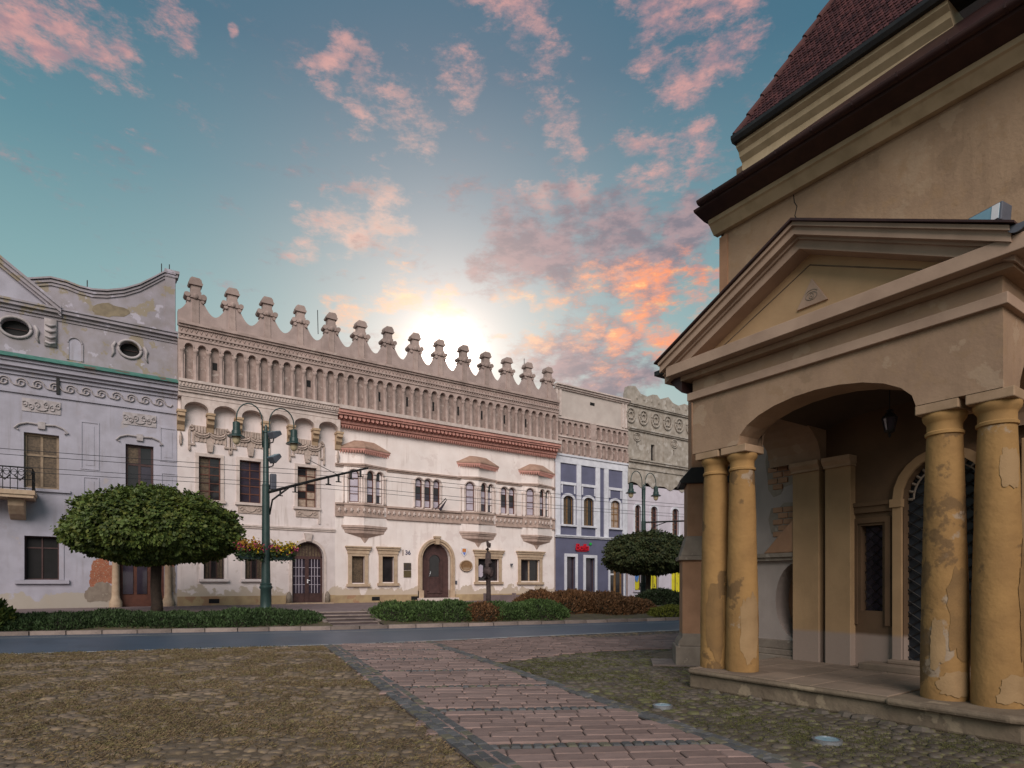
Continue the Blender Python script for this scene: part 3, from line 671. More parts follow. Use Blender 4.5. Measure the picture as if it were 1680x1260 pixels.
# curved gable
gp = [(-2.4, 13.75), (-2.06, 13.87), (-1.6, 14.03), (-1.1, 14.02), (-.66, 13.93), (-.2, 13.92), (.3, 14.02), (.9, 14.25), (1.5, 14.62), (2.0, 15.05), (2.42, 15.42), (2.86, 15.42)]
s = MB(); s.prism([(-2.4, 12.7)]+gp+[(2.86, 12.7)], 'y', YF+.05, YF+.55); s.build('curved_gable', m_attic1, H1)
s = MB()
for dz, pr, th in ((.0, .16, .07), (-.10, .10, .10), (-.22, .05, .10)):
    for (x0, z0), (x1, z1) in zip(gp, gp[1:]): s.prism([(x0, z0+dz), (x1, z1+dz), (x1, z1+dz-th), (x0, z0+dz-th)], 'y', YF+.05-pr, YF+.2)
s.box(2.42, 3.0, YF-.12, YF+.6, 15.40, 15.52); s.box(2.5, 2.94, YF-.06, YF+.56, 15.25, 15.40); s.build('gable_coping', m_attic1, H1)
s = MB(); s.box(2.45, 2.84, YF-.02, YF+.1, 12.76, 15.25); s.build('gable_pilaster', m_attic1, H1)
p = MB(); P = []
for q in range(20):
    an = 2*math.pi*q/20; k = 1+.4*mnoise.noise(Vector((math.cos(an)*1.6, math.sin(an)*1.6, 8.8))); P.append((.35+.62*k*math.cos(an), 13.15+.3*k*math.sin(an)+.12*math.cos(an)))
p.prism(P, 'y', YF+.042, YF+.06); p.build('bare_masonry_patch', M('bare_mortar', L(.27, .22, .15), L(.21, .17, .12), 5), H1)
for px, z in ((143, 13.95), (266, 15.45), (279, 15.5)):
    s = MB(); s.tube([(FX(px), YF+.3, z-.1), (FX(px), YF+.3, z+.42)], .02, 5); s.build('lightning_rod', m_iron, H1)
# pediment running out of the picture on the left
A, B = (-5.4, 15.9), (-1.25, 12.72)
s = MB(); s.prism([(-9.55, 12.76), A, (B[0]-.2, 12.76)], 'y', YF-.12, YF+.3); s.build('pediment', m_lav, H1)
s = MB()
for sg in (-1, 1):
    e = B if sg > 0 else (2*A[0]-B[0], B[1])
    for dz, pr, th in ((.12, .42, .12), (0, .34, .16), (-.16, .24, .12)): s.prism([(A[0], A[1]+dz), (e[0], e[1]+dz), (e[0], e[1]+dz-th), (A[0], A[1]+dz-th)], 'y', YF-pr, YF+.3)
s.build('raking_cornice', m_attic1, H1)
# balcony
bal = MB(); bx1 = FX(58, 30.0); bal.box(-9, bx1, 29.75, YF+.02, 5.0, 5.17); bal.box(-9, bx1-.04, 29.8, YF+.02, 4.88, 5.0); bal.build('balcony_slab', m_stone, H1)
bal = MB(); bal.prism([(31.02, 4.88), (30.1, 4.88), (30.15, 4.6), (30.5, 4.3), (31.02, 4.1)], 'x', bx1-.85, bx1-.35); bal.build('balcony_corbel', m_stone, H1, bevel=.03)
rl = MB(); z0, z1 = 5.17, 6.02
for q in (z0+.06, z0+.42, z1): rl.tube([(-6, 29.82, q), (bx1-.08, 29.82, q)], .02, 5); rl.tube([(bx1-.08, 29.82, q), (bx1-.08, 30.95, q)], .02, 5)
x = bx1-.08
while x > -5:
    rl.tube([(x, 29.82, z0), (x, 29.82, z1)], .014, 4); ringtube(rl, x-.11, z1-.18, .09, .12, 29.82, .014, 0, 360, 8); x -= .22
for q in range(6): rl.tube([(bx1-.08, 29.82+q*.21, z0), (bx1-.08, 29.82+q*.21, z1)], .014, 4)
for q in range(9): rl.tube([(bx1-.3-q*.45, 29.8, z0+.55), (bx1-.45-q*.45, 29.78, z0+.36), (bx1-.62-q*.45, 29.8, z0+.55)], .03, 5)
rl.build('balcony_railing', m_iron, H1)

# ---------- palace with the crested attic
PA = thing('crested_palace', 'long pale palace with arcaded attic, scalloped crest and red cornice', 'palace', (13.6, 31, .5))
PX0, PX1, PXM = 2.92, 24.33, 10.05
lw = [(FX(326), FX(362), 5.42, 7.40), (FX(393), FX(428), 5.42, 7.42), (FX(488), FX(519), 5.40, 7.40)]
lg = [(FX(334), FX(368), 1.80, 3.0), (FX(402), FX(433), 1.80, 3.0)]
ld_ = (FX(479), FX(531), .60, 3.68, .78)
w = MB(); wall(w, PX0, PXM, .45, 10.2, YF, lw+lg+[ld_], .3); w.build('left_wall', m_pall, PA)
body(PA, PX0, PX1, .4, 12.6, m_crest)
for i, (a, b, c, d) in enumerate(lw):
    window(PA, a, b, c, d, YF+.12, 0, 2, 5, .05, .05, m_woodr, [m_curt, m_glass] if i == 0 else (m_glassv if i == 1 else [m_lightpane, m_lightpane, m_glass]))  # pale panes of the third window carry reflections put into their colour
    surround(PA, a, b, c, d, YF, .14, .05, m_trim)
    s = MB(); xm = (a+b)/2; s.box(xm-.55, xm+.55, YF-.05, YF+.02, c-.5, c-.14); ringtube(s, xm, c-.2, .25, .22, YF-.06, .03, 190, 350, 8)
    for sg in (-1, 1): ringtube(s, xm+sg*.38, c-.32, .11, .11, YF-.06, .025, 0, 400, 12, .4)
    s.build('apron_relief', m_relief, PA)
    s = MB(); zt = d+.22                                  # big stucco cartouche over the window
    s.prism([(xm-.10, zt), (xm+.10, zt), (xm+.15, zt+.40), (xm-.15, zt+.40)], 'y', YF-.13, YF+.02)
    s.box(xm-.72, xm+.72, YF-.03, YF+.02, zt+.42, zt+1.16)
    for sg in (-1, 1):
        for q in range(5): x = xm+sg*(.10+.115*q); s.box(x-.04, x+.04, YF-.075, YF-.02, zt+.80+.05*abs(q-2), zt+1.14)
        for dz, r in ((0, .045), (-.1, .03)): ringtube(s, xm+sg*.33, zt+.90+dz, .31, .17, YF-.08, r, 185, 355, 10)
        for q in range(3): x = xm+sg*(.18+.15*q); s.box(x-.035, x+.035, YF-.06, YF-.02, zt+.44, zt+.62)
        ringtube(s, xm+sg*.76, zt+1.02, .11, .13, YF-.07, .04, 90, 90+sg*430, 14, .4)
        s.box(xm+sg*.84-.05, xm+sg*.84+.05, YF-.06, YF+.02, zt+.12, zt+.92); s.box(xm+sg*.74-.14, xm+sg*.74+.14, YF-.08, YF+.02, zt+.24, zt+.32)
        s.ell((xm+sg*.84, YF-.05, zt+.06), (.06, .05, .10), 8, 5); s.box(xm+sg*.66-.03, xm+sg*.66+.03, YF-.06, YF+.02, zt+.32, zt+.82)
    s.build('stucco_cartouche', m_relief, PA)
for a, b, c, d in lg:
    window(PA, a, b, c, d, YF+.16, 0, 3, 1, .05, .05, m_wood, [m_curt, m_glass, m_curt]); surround(PA, a, b, c, d, YF, .13, .04, m_pall)
    s = MB()
    for q in range(6): x = a+.06+(b-a-.12)*q/5; s.tube([(x, YF+.1, c), (x, YF+.1, d)], .012, 4)
    s.build('window_grille', m_iron, PA)
# round-headed glazed door
a, b, c, d, rs = ld_
s = MB(); s.box(a, b, YF+.26, YF+.29, c, c+.5); s.box(a, b, YF+.2, YF+.29, d-rs-.08, d-rs+.06)
for x in (a, (a+b)/2-.09, b-.1): s.box(x, x+(.18 if x > a and x < b-.2 else .1), YF+.2, YF+.29, c, d-rs-.08)
o1, i1 = arcpts(a, b, d, rs), arcpts(a+.09, b-.09, d-.09, rs-.09)
for i in range(len(o1)-1): s.prism([o1[i], o1[i+1], i1[i+1], i1[i]], 'y', YF+.2, YF+.29)
dl = s.build('door', m_wood, PA)
for x0, x1 in ((a+.1, (a+b)/2-.09), ((a+b)/2+.09, b-.1)):
    p = MB(); p.box(x0, x1, YF+.25, YF+.262, c+.5, d-rs-.08); p.build('pane', m_glassv, dl)
    p = MB()
    for q in range(1, 4): p.box(x0+(x1-x0)*q/4-.012, x0+(x1-x0)*q/4+.012, YF+.21, YF+.245, c+.5, d-rs-.08)
    for q in range(1, 4): z = c+.5+(d-rs-.58-c)*q/4; p.box(x0, x1, YF+.212, YF+.243, z-.012, z+.012)
    p.build('door_grille', m_pale, dl)
p = MB(); p.poly([(u, YF+.25, v) for u, v in [(a+.09, d-rs+.06)]+i1+[(b-.09, d-rs+.06)]]); p.build('pane', m_curt, dl)
p = MB()
for q in range(1, 9): x = a+.09+(b-a-.18)*q/9; p.box(x-.012, x+.012, YF+.22, YF+.245, d-rs+.06, arcz(x, a+.09, b-.09, d-.09, rs-.09))
p.build('fanlight_bars', m_wood, dl)
p = MB(); p.box((a+b)/2+.0, (a+b)/2+.05, YF+.15, YF+.2, c+1.0, c+1.2); p.box((a+b)/2, (a+b)/2+.14, YF+.13, YF+.16, c+1.13, c+1.16); p.build('door_handle', m_shield, dl)
surround(PA, a, b, c, d, YF, .13, .05, m_trim, 'door_frame', False, rs)
s = MB(); s.prism([((a+b)/2-.12, d+.02), ((a+b)/2+.12, d+.02), ((a+b)/2+.2, d+.42), ((a+b)/2-.2, d+.42)], 'y', YF-.14, YF+.02); s.build('keystone', m_trim, PA)
s = MB(); s.box(a-.35, b+.35, YF-.55, YF+.2, .55, .63); s.build('door_step', m_stone, PA)
for x in (a-.16, b+.16):
    p = MB(); p.lathe([(.14, .6), (.13, 1.0), (.09, 1.12), (.01, 1.2)], x, YF-.08, 10); p.build('guard_stone', m_bstone, PA, True)
s = MB(); cornice(s, PX0, ld_[0]-.3, YF, [(.45, 1.0, .05)]); cornice(s, ld_[1]+.3, PXM+.0, YF, [(.45, 1.0, .05)]); s.build('left_plinth', m_plinth, PA)
s = MB(); cornice(s, FX(295)+.9, PXM, YF, [(4.22, 4.30, .05), (4.30, 4.38, .09)]); s.build('left_string_course', m_trim, PA)
s = MB(); s.box(FX(522), FX(522)+.1, YF-.06, YF+.02, 4.6, 9.0); s.build('left_lesene', m_trim, PA)
# corbels with little arches carrying the attic
cx = [3.05+i*1.19 for i in range(7)]
s = MB()
for i in range(6):
    a, b = cx[i]+.11, cx[i+1]-.11; T = arcpts(a, b, 9.74, .34, 12)
    P = [(cx[i], 9.3), (cx[i], 9.92), (cx[i+1], 9.92), (cx[i+1], 9.3), (b, 9.3)]+T[::-1]
    n = len(T)
    for q in range(n-1): s.prism([(T[q][0], T[q][1]), (T[q+1][0], T[q+1][1]), (T[q+1][0], 9.92), (T[q][0], 9.92)], 'y', YF-.42, YF+.02)
    s.box(cx[i], a, YF-.42, YF+.02, 9.3, 9.92); s.box(b, cx[i+1], YF-.42, YF+.02, 9.3, 9.92)
s.build('corbel_arches', m_trim, PA)
cb = MB(); cb.prism([(0, 0), (-.42, 0), (-.42, -.16), (-.3, -.2), (-.28, -.38), (-.12, -.52), (-.08, -.72), (0, -.8)], 'x', -.15, .15); cb.box(-.18, .18, -.46, 0, 0, .1)
cbm = cb.mesh('corbel', M('corbel_stone', L(.46, .33, .22), L(.36, .25, .16), 5, rnd=.1))
for x in cx: inst(cbm, 'corbel', PA, (x, YF+.01, 9.22))
p = MB(); p.tube([(0, -.03, 0), (0, -.06, -.25), (0, -.05, -.5), (0, -.03, -.62)], [.03, .08, .06, .02], 8); pm_ = p.mesh('drop_ornament', m_relief, True)
for x in (cx[0], cx[-1]): inst(pm_, 'drop_ornament', PA, (x, YF, 8.4))
# attic: niche backs, pierced arcade front, colonnettes
YA = YF-.42
s = MB(); cornice(s, PX0, PXM, YA, [(9.92, 10.12, .02), (10.12, 10.22, .10), (10.22, 10.3, .16), (10.3, 10.5, .22), (10.5, 10.62, .30)]); s.box(PX0, PXM, YA, YF, 9.93, 10.6); s.build('attic_cornice', m_trim, PA)
dn = MB(); dn.box(-.03, .03, -.04, 0, -.05, .05); dnm = dn.mesh('dentil', m_trim)
x = PX0+.05
while x < PXM-.05: inst(dnm, 'dentil', PA, (x, YA-.225, 10.41), 0, (1, 1, 1)); x += .135
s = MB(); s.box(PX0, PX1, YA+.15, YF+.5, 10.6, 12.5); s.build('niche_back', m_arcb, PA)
NB = 40; bay = (PX1-PX0-.24)/NB
bx_ = [PX0+.16+bay*i for i in range(NB)]
holes = [(x+.10, x+bay-.10, 10.66, 12.30, (bay-.2)/2) for x in bx_]
s = MB(); wall(s, PX0, PX1, 10.6, 12.46, YA, holes, .16); s.build('arcade_front', m_arc, PA)
cn = MB(); cn.lathe([(.085, 0), (.085, .06), (.06, .09), (.055, 1.18), (.075, 1.22), (.085, 1.30), (.10, 1.31), (.10, 1.40)], 0, 0, 10, math.pi, 2*math.pi); cn.poly([(.1*math.cos(math.pi+math.pi*k/10), .1*math.sin(math.pi+math.pi*k/10), 1.40) for k in range(11)])
cnm = cn.mesh('colonnette', m_arc, True)
for x in bx_+[bx_[-1]+bay]: inst(cnm, 'colonnette', PA, (x, YA+.005, 10.62))
ar = MB(); ringtube(ar, 0, 0, (bay-.2)/2+.03, (bay-.2)/2+.03, -.01, .025, 0, 180, 10); arm = ar.mesh('arch_moulding', m_arc)
for x in bx_: inst(arm, 'arch_moulding', PA, (x+bay/2, YA-.005, 12.30-(bay-.2)/2))
for i in (2, 10, 17, 20, 23, 26, 29, 32, 35):
    s = MB(); xm = bx_[i]+bay/2
    if i < 13: s.box(xm-.09, xm+.1, YA+.135, YA+.16, 11.35, 11.68)
    else: s.box(xm-.05, xm+.05, YA+.135, YA+.16, 11.25, 11.75)
    s.build('loophole', m_dark, PA)
s = MB(); cornice(s, PX0, PX1, YA, [(12.46, 12.56, .05), (12.56, 12.66, .02), (12.66, 12.74, .10), (12.74, 12.98, .04), (12.98, 13.08, .12), (13.08, 13.2, .20)]); s.build('crest_cornice', m_arc, PA)
d2 = MB(); d2.box(-.035, .035, -.05, 0, -.05, .05); d2m = d2.mesh('dentil', m_arc)
x = PX0+.06; c_ = 0
while x < PX1: inst(d2m, 'dentil', PA, (x, YA-.02, 12.61)); x += .155; c_ += 1
lf = MB(); lf.tube([(-.07, 0, .08), (0, -.02, -.08), (.07, 0, .08)], .02, 4); lfm = lf.mesh('leaf_relief', m_arc)
x = PX0+.1
while x < PX1: inst(lfm, 'leaf_relief', PA, (x, YA-.045, 12.86)); x += .2
# scalloped crest
OX = [3.63+1.538*i for i in range(14)]
prof = [(PX0, 13.92)]
def scal(x):
    i = min(range(14), key=lambda k: abs(OX[k]-x)); q = min(1, abs(x-OX[i])/.769); return 14.46 if q < .36 else 13.74+.62*(1-(q-.36)/.64)**1.9
xs = [PX0+(PX1-PX0)*k/420 for k in range(421)]
s = MB(); y0, y1 = YA+.10, YA+.42; zz = [scal(x) for x in xs]
vs = []
for x, z in zip(xs, zz): vs += [(x, y0, 13.15), (x, y0, z), (x, y1, z), (x, y1, 13.15)]
s.add(vs, [(4*i, 4*i+4, 4*i+5, 4*i+1) for i in range(420)]+[(4*i+1, 4*i+5, 4*i+6, 4*i+2) for i in range(420)]+[(4*i+2, 4*i+6, 4*i+7, 4*i+3) for i in range(420)]+[(0, 1, 2, 3), (1680, 1681, 1682, 1683)])
s.build('crest_wall', m_crest, PA)
fn = MB()
fn.prism([(-.30, 0), (-.34, .08), (-.30, .16), (-.24, .20), (-.22, .30), (.22, .30), (.24, .20), (.30, .16), (.34, .08), (.30, 0)], 'y', -.10, .34)
for sg in (-1, 1):
    fn.tube([(sg*.34, -.13, .1), (sg*.34, .37, .1)], .12, 10); fn.tube([(sg*.28, -.10, -.10), (sg*.28, .34, -.10)], .08, 10)
fn.box(-.2, .2, -.06, .30, .28, .60)
fn.prism([(-.27, .58), (-.30, .66), (-.25, .70), (-.24, .80), (-.16, .90), (.16, .90), (.24, .80), (.25, .70), (.30, .66), (.27, .58)], 'y', -.13, .37)
fn.prism([(-.14, -1.2), (.14, -1.2), (.12, -.05), (-.12, -.05)], 'y', -.07, .02); fn.box(-.19, .19, -.08, .02, -1.25, -1.12); fn.ell((0, -.1, .08), (.12, .07, .12), 8, 6)
fmat = M('finial_plaster', L(.41, .315, .285), L(.31, .235, .21), 3, streak=(L(.17, .125, .105), .6), rnd=.15)
fnms = []
for q in range(5):   # weathered by hand: no two quite alike
    f2 = MB(); f2.f = fn.f; f2.v = [(a+.028*mnoise.noise(Vector((a*4, b*4, c_*4+q*9))), b, c_+.03*mnoise.noise(Vector((a*4+5, b*4, c_*4+q*9)))) for a, b, c_ in fn.v]; fnms.append(f2.mesh('crest_finial', fmat))
for i_, x in enumerate(OX): inst(fnms[i_ % 5], 'crest_finial', PA, (x+random.uniform(-.02, .02), YA+.13, 14.40), random.uniform(-.05, .05), (random.uniform(.93, 1.05), 1, random.uniform(.94, 1.04)))
s = MB(); s.tube([(FX(522), YF, 14.2), (FX(521), YF, 15.4)], .02, 5); s.build('lightning_rod', m_iron, PA)
s = MB(); s.tube([(FX(860), YF, 15.2), (FX(860), YF, 15.6)], .02, 5); s.build('lightning_rod', m_iron, PA)
# right part: wall with door and windows
trip = [(14.55, 14.98), (15.11, 15.53), (15.66, 16.09)]; dbl = [(20.22, 20.68), (20.80, 21.26)]
rgw = [(FX(577), FX(598), 1.62, 3.02), (FX(627), FX(646), 1.66, 3.04), (FX(784), FX(818), 1.74, 3.06), (FX(854), FX(885), 1.72, 3.08)]
rd = (14.95, 16.75, .78, 3.88, .95)
holes = [(a, b, 5.82, 7.44, (b-a)/2) for a, b in trip]+[(a, b, 5.85, 7.46, (b-a)/2) for a, b in dbl]+rgw+[rd]
w = MB(); wall(w, PXM, PX1, .45, 10.2, YF, holes, .3); w.build('right_wall', m_pal, PA)
for a, b in trip+dbl:
    window(PA, a, b, 5.82, 7.44, YF+.10, (b-a)/2, 1, 4, .06, .03, m_woodr, [m_pale, m_glassv, m_glass])
for lst in (trip, dbl):
    s = MB()
    for a, b in lst:
        ringtube(s, (a+b)/2, 7.44-(b-a)/2, (b-a)/2+.06, (b-a)/2+.06, YF-.03, .045, 0, 180, 12)
    for q in [lst[0][0]-.06]+[(lst[i][1]+lst[i+1][0])/2 for i in range(len(lst)-1)]+[lst[-1][1]+.06]: s.lathe([(.06, 5.8), (.045, 5.9), (.045, 7.05), (.07, 7.12), (.07, 7.24)], q, YF-.02, 8)
    s.build('window_arcade', m_trim, PA, True)
for i, (a, b, c, d) in enumerate(rgw):
    window(PA, a, b, c, d, YF+.14, 0, 1 if i < 2 else 2, 1, .04, .1 if i == 3 else .05, m_wood if i != 3 else m_stone, m_glass if i else [m_curt])
    s = MB(); wd = .2
    s.box(a-wd, a, YF-.07, YF+.03, c-.05, d+.12); s.box(b, b+wd, YF-.07, YF+.03, c-.05, d+.12); s.box(a, b, YF-.07, YF+.03, d, d+.12)
    s.box(a-wd-.04, b+wd+.04, YF-.10, YF+.03, d+.12, d+.32); s.box(a-wd-.16, b+wd+.16, YF-.20, YF+.03, d+.44, d+.52); s.box(a-wd-.10, b+wd+.10, YF-.15, YF+.03, d+.32, d+.44)
    s.box(a-wd-.08, b+wd+.08, YF-.14, YF+.03, c-.2, c-.05); s.build('stone_window_frame', m_stone, PA, bevel=.012)
p = MB(); p.prism([(rgw[2][0]+.1, 2.0), (rgw[2][0]+.1, 2.6), (rgw[2][0]+.25, 2.72), (rgw[2][0]+.42, 2.65), (rgw[2][0]+.42, 2.05), (rgw[2][0]+.3, 1.95)], 'y', YF+.11, YF+.125); p.build('window_poster', m_pale, PA)
# portal
a, b, c, d, rs = rd
s = MB(); s.box(a, b, YF+.26, YF+.3, c, d); dm = s.build('door', m_wood, PA)
s = MB(); o1, i1 = arcpts(a+.42, b-.42, d-.5, .48), arcpts(a+.56, b-.56, d-.66, .34)
for i in range(len(o1)-1): s.prism([o1[i], o1[i+1], i1[i+1], i1[i]], 'y', YF+.2, YF+.27)
s.box(a+.42, a+.56, YF+.2, YF+.27, c+.35, d-.98); s.box(b-.56, b-.42, YF+.2, YF+.27, c+.35, d-.98); s.box(a+.42, b-.42, YF+.2, YF+.27, c+.25, c+.38); s.build('door_moulding', m_wood, dm)
p = MB(); p.poly([(u, YF+.25, v) for u, v in [(a+.56, c+1.2)]+i1+[(b-.56, c+1.2)]]); p.build('pane', m_glass, dm)
for q in range(6):
    p = MB(); x = a+.05+(b-a-.1)*q/6; p.box(x, x+(b-a-.1)/6-.02, YF+.245, YF+.262, c+.02, c+.25 if 1 < q < 4 else d-1.1); p.build('plank', m_wood, dm)
p = MB(); p.tube([(a+.52, YF+.17, c+1.2), (a+.58, YF+.14, c+1.35), (a+.62, YF+.17, c+1.5)], .02, 6); p.build('door_handle', m_lidm, dm)
for k, (w0, pr) in enumerate(((.12, .05), (.24, .12))):
    s = MB(); o1, i1 = arcpts(a-w0, b+w0, d+w0, rs+w0, 18), arcpts(a-w0+.125, b+w0-.125, d+w0-.125, rs+w0-.125, 18)
    for i in range(len(o1)-1): s.prism([o1[i], o1[i+1], i1[i+1], i1[i]], 'y', YF-pr, YF+.03)
    s.box(a-w0, a-w0+.125, YF-pr, YF+.03, c-.1, d-rs); s.box(b+w0-.125, b+w0, YF-pr, YF+.03, c-.1, d-rs); s.build('portal_frame', m_stone, PA)
s = MB(); xm = (a+b)/2; s.prism([(xm-.1, d-.08), (xm+.1, d-.08), (xm+.16, d+.3), (xm-.16, d+.3)], 'y', YF-.18, YF+.03); s.box(xm-.2, xm+.2, YF-.22, YF+.03, d+.28, d+.38); s.build('keystone', m_stone, PA)
for x in (a-.18, b+.0):
    s = MB(); s.box(x-.06, x+.24, YF-.16, YF+.03, c-.18, c+.42); s.build('portal_base', m_stone, PA, bevel=.02)
s = MB(); s.box(a-.3, b+.3, YF-.5, YF+.2, .55, .78); s.build('door_step', m_trim, PA, bevel=.01)
s = MB(); cornice(s, PXM, a-.3, YF, [(.45, .98, .05)]); cornice(s, b+.3, PX1, YF, [(.45, .96, .05)]); s.build('right_plinth', m_plinth, PA)
for px in (351, 616, 680, 808, 873):
    x = FX(px); s = MB(); s.box(x-.22, x+.22, YF-.058, YF-.02, .68, .88); s.build('vent_grate', m_dark, PA)
# triangular oriels
def oriel(x0, x1):
    xm = x0+(x1-x0)*.42; pr = .34
    P = lambda f, e=0: [(x0-e, YF+.02), (xm-e*.1, YF-pr*f-e), (x1+e, YF+.02)]
    s = MB()
    # body between corbel and hood, window openings left as real recesses on both facets
    fac = [((x0, YF), (xm, YF-pr)), ((xm, YF-pr), (x1, YF))]
    for q, (p0, p1) in enumerate(fac):
        d = Vector((p1[0]-p0[0], p1[1]-p0[1], 0)); ln = d.length; ang = math.atan2(d.y, d.x)
        T = Matrix.Translation((p0[0], p0[1], 0)) @ Matrix.Rotation(ang, 4, 'Z')
        s.T = T
        hs = [(ln*.30, ln*.76)] if q == 0 else [(ln*.14, ln*.44), (ln*.54, ln*.84)]
        wall(s, 0, ln, 4.6, 8.45, 0, [(u, v, 5.82, 7.5, (v-u)/2) for u, v in hs], .14)
        for u, v in hs: window(PA, u, v, 5.82, 7.5, .06, (v-u)/2, 1, 4, .05, .03, m_woodr, m_pale if q == 0 else [m_glassv, m_pale, m_pale, m_glass], T=T)
        o = MB(T)
        for u, v in hs: ringtube(o, (u+v)/2, 7.5-(v-u)/2, (v-u)/2+.05, (v-u)/2+.05, -.03, .04, 0, 180, 10)
        for u in [0.06, ln-.06]+[k for h in hs for k in (h[0]-.06, h[1]+.06)]: o.lathe([(.05, 5.78), (.04, 5.9), (.04, 7.1), (.06, 7.16), (.06, 7.26)], u, -.01, 8)
        o.build('window_colonnettes', m_trim, PA, True)
    s.T = None; s.build('oriel', m_pal, PA)
    s = MB(); s.prism(P(1.0, .12), 'z', 4.5, 4.62); s.prism(P(.95, .06), 'z', 4.40, 4.5)
    lev = [(1.0, 4.40), (.95, 4.22), (.62, 4.12), (.25, 4.0), (.12, 3.78), (.02, 3.66)]
    vs = []; xc = (x0+x1)/2
    for f, z in lev: vs += [(xc+(x0-xc)*f, YF+.02, z), (xm+(xc-xm)*(1-f), YF+.02-pr*f, z), (xc+(x1-xc)*f, YF+.02, z)]
    s.add(vs, [(i*3+k, i*3+k+1, i*3+4+k, i*3+3+k) for i in range(len(lev)-1) for k in range(2)]); s.build('oriel_corbel', m_oric, PA)
    s = MB(); s.prism(P(1.0, .10), 'z', 7.66, 7.74); s.prism(P(1.0, .16), 'z', 7.74, 7.82); s.build('oriel_string_course', m_oric, PA)
    s = MB(); s.prism(P(1.0, .12), 'z', 5.68, 5.78); s.prism(P(1.0, .05), 'z', 5.16, 5.68); s.prism(P(1.0, .09), 'z', 5.08, 5.16); s.build('oriel_frieze', m_oric, PA)
    s = MB(); s.prism(P(1.0, .16), 'z', 8.42, 8.52); s.prism(P(1.0, .24), 'z', 8.52, 8.60)
    e = P(1.0, .30); r0 = [(x0+.55, YF+.02), (xm, YF-.1), (x1-.65, YF+.02)]
    s.add([(u, v, 8.60) for u, v in e]+[(u, v, 9.08) for u, v in r0]+[(u, v, 8.66) for u, v in e], [(6, 7, 4, 3), (7, 8, 5, 4), (3, 4, 5), (0, 1, 7, 6), (1, 2, 8, 7), (0, 2, 1)]); s.build('oriel_hood', M('hood_tile', L(.40, .26, .20), L(.32, .20, .15), 5) if x0 < 12 else bpy.data.materials['hood_tile'], PA)
    t0 = MB(); t0.prism([(-.06, 0), (.06, 0), (0, -.2)], 'y', -.02, .05); tm = t0.mesh('hood_tooth', m_red)
    for (p0, p1) in ((e[0], e[1]), (e[1], e[2])):
        n = max(3, int(math.hypot(p1[0]-p0[0], p1[1]-p0[1])/.13)); an = math.atan2(p1[1]-p0[1], p1[0]-p0[0])
        for k in range(n): inst(tm, 'hood_tooth', PA, (p0[0]+(p1[0]-p0[0])*(k+.5)/n, p0[1]+(p1[1]-p0[1])*(k+.5)/n+.06, 8.52), an)
    s = MB(); s.prism(P(1.0, .27), 'z', 8.50, 8.60); s.build('hood_fascia', m_red, PA)
ORI = [(10.45, 12.85), (17.4, 19.85), (21.75, 24.12)]
for a, b in ORI: oriel(a, b)
gaps = [(PXM, 10.45), (12.85, 17.4), (19.85, 21.75), (24.12, PX1)]
for i, (a, b) in enumerate(gaps):
    s = MB(); cornice(s, a, b, YF, [(7.62, 7.70, .06), (7.70, 7.78, .12)]); s.build('upper_string_course', m_oric, PA)
    s = MB(); cornice(s, a, b, YF, [(5.05, 5.14, .10), (5.14, 5.66, .05), (5.66, 5.76, .13)]); s.build('frieze', m_oric, PA)
fr = MB(); fr.ell((0, -.03, 0), (.07, .04, .09), 8, 6)
for k in range(5): an = 2*math.pi*k/5; fr.tube([(0, -.03, 0), (.11*math.cos(an), -.03, .15*math.sin(an))], [.03, .012], 4)
frm = fr.mesh('frieze_relief', m_trim)
x = PXM+.2
while x < PX1-.1:
    off = .05
    for a, b in ORI:
        if a < x < b:
            xm = a+(b-a)*.42; off = .06+.34*((x-a)/(xm-a) if x < xm else (b-x)/(b-xm))
    inst(frm, 'frieze_relief', PA, (x, YF-off-.01, 5.4)); x += .3
# red cornice
s = MB(); cornice(s, PXM, PX1, YA, [(10.44, 10.62, .34)]); s.build('cornice_ledge', m_trim, PA)
s = MB(); cornice(s, PXM, PX1, YA, [(10.28, 10.44, .27), (10.18, 10.28, .2)]); s.box(PXM, PX1, YA+.05, YF+.02, 9.98, 10.18); s.box(PXM, PX1, YA+.12, YF+.02, 9.82, 9.98); s.box(PXM, PX1, YA+.2, YF+.02, 9.74, 9.82); s.build('red_cornice', m_red, PA)
co = MB(); co.prism([(-.03, .18), (.13, .18), (.13, .04), (.08, -.02), (.0, .02), (-.03, .05)], 'y', -.17, .04); com = co.mesh('cornice_bracket', m_red)
t0 = MB(); t0.prism([(-.06, 0), (.06, 0), (0, -.16)], 'y', -.01, .06); tm = t0.mesh('cornice_tooth', m_red)
x = PXM+.1
while x < PX1-.1: inst(com, 'cornice_bracket', PA, (x, YA+.05, 10.0)); x += .24
s = MB(); s.box(PXM, PX1, YA+.04, YA+.06, 10.0, 10.18); s.build('cornice_recess', m_redd, PA)
x = PXM+.06
while x < PX1-.05: inst(tm, 'cornice_tooth', PA, (x, YA+.2, 9.75)); x += .14

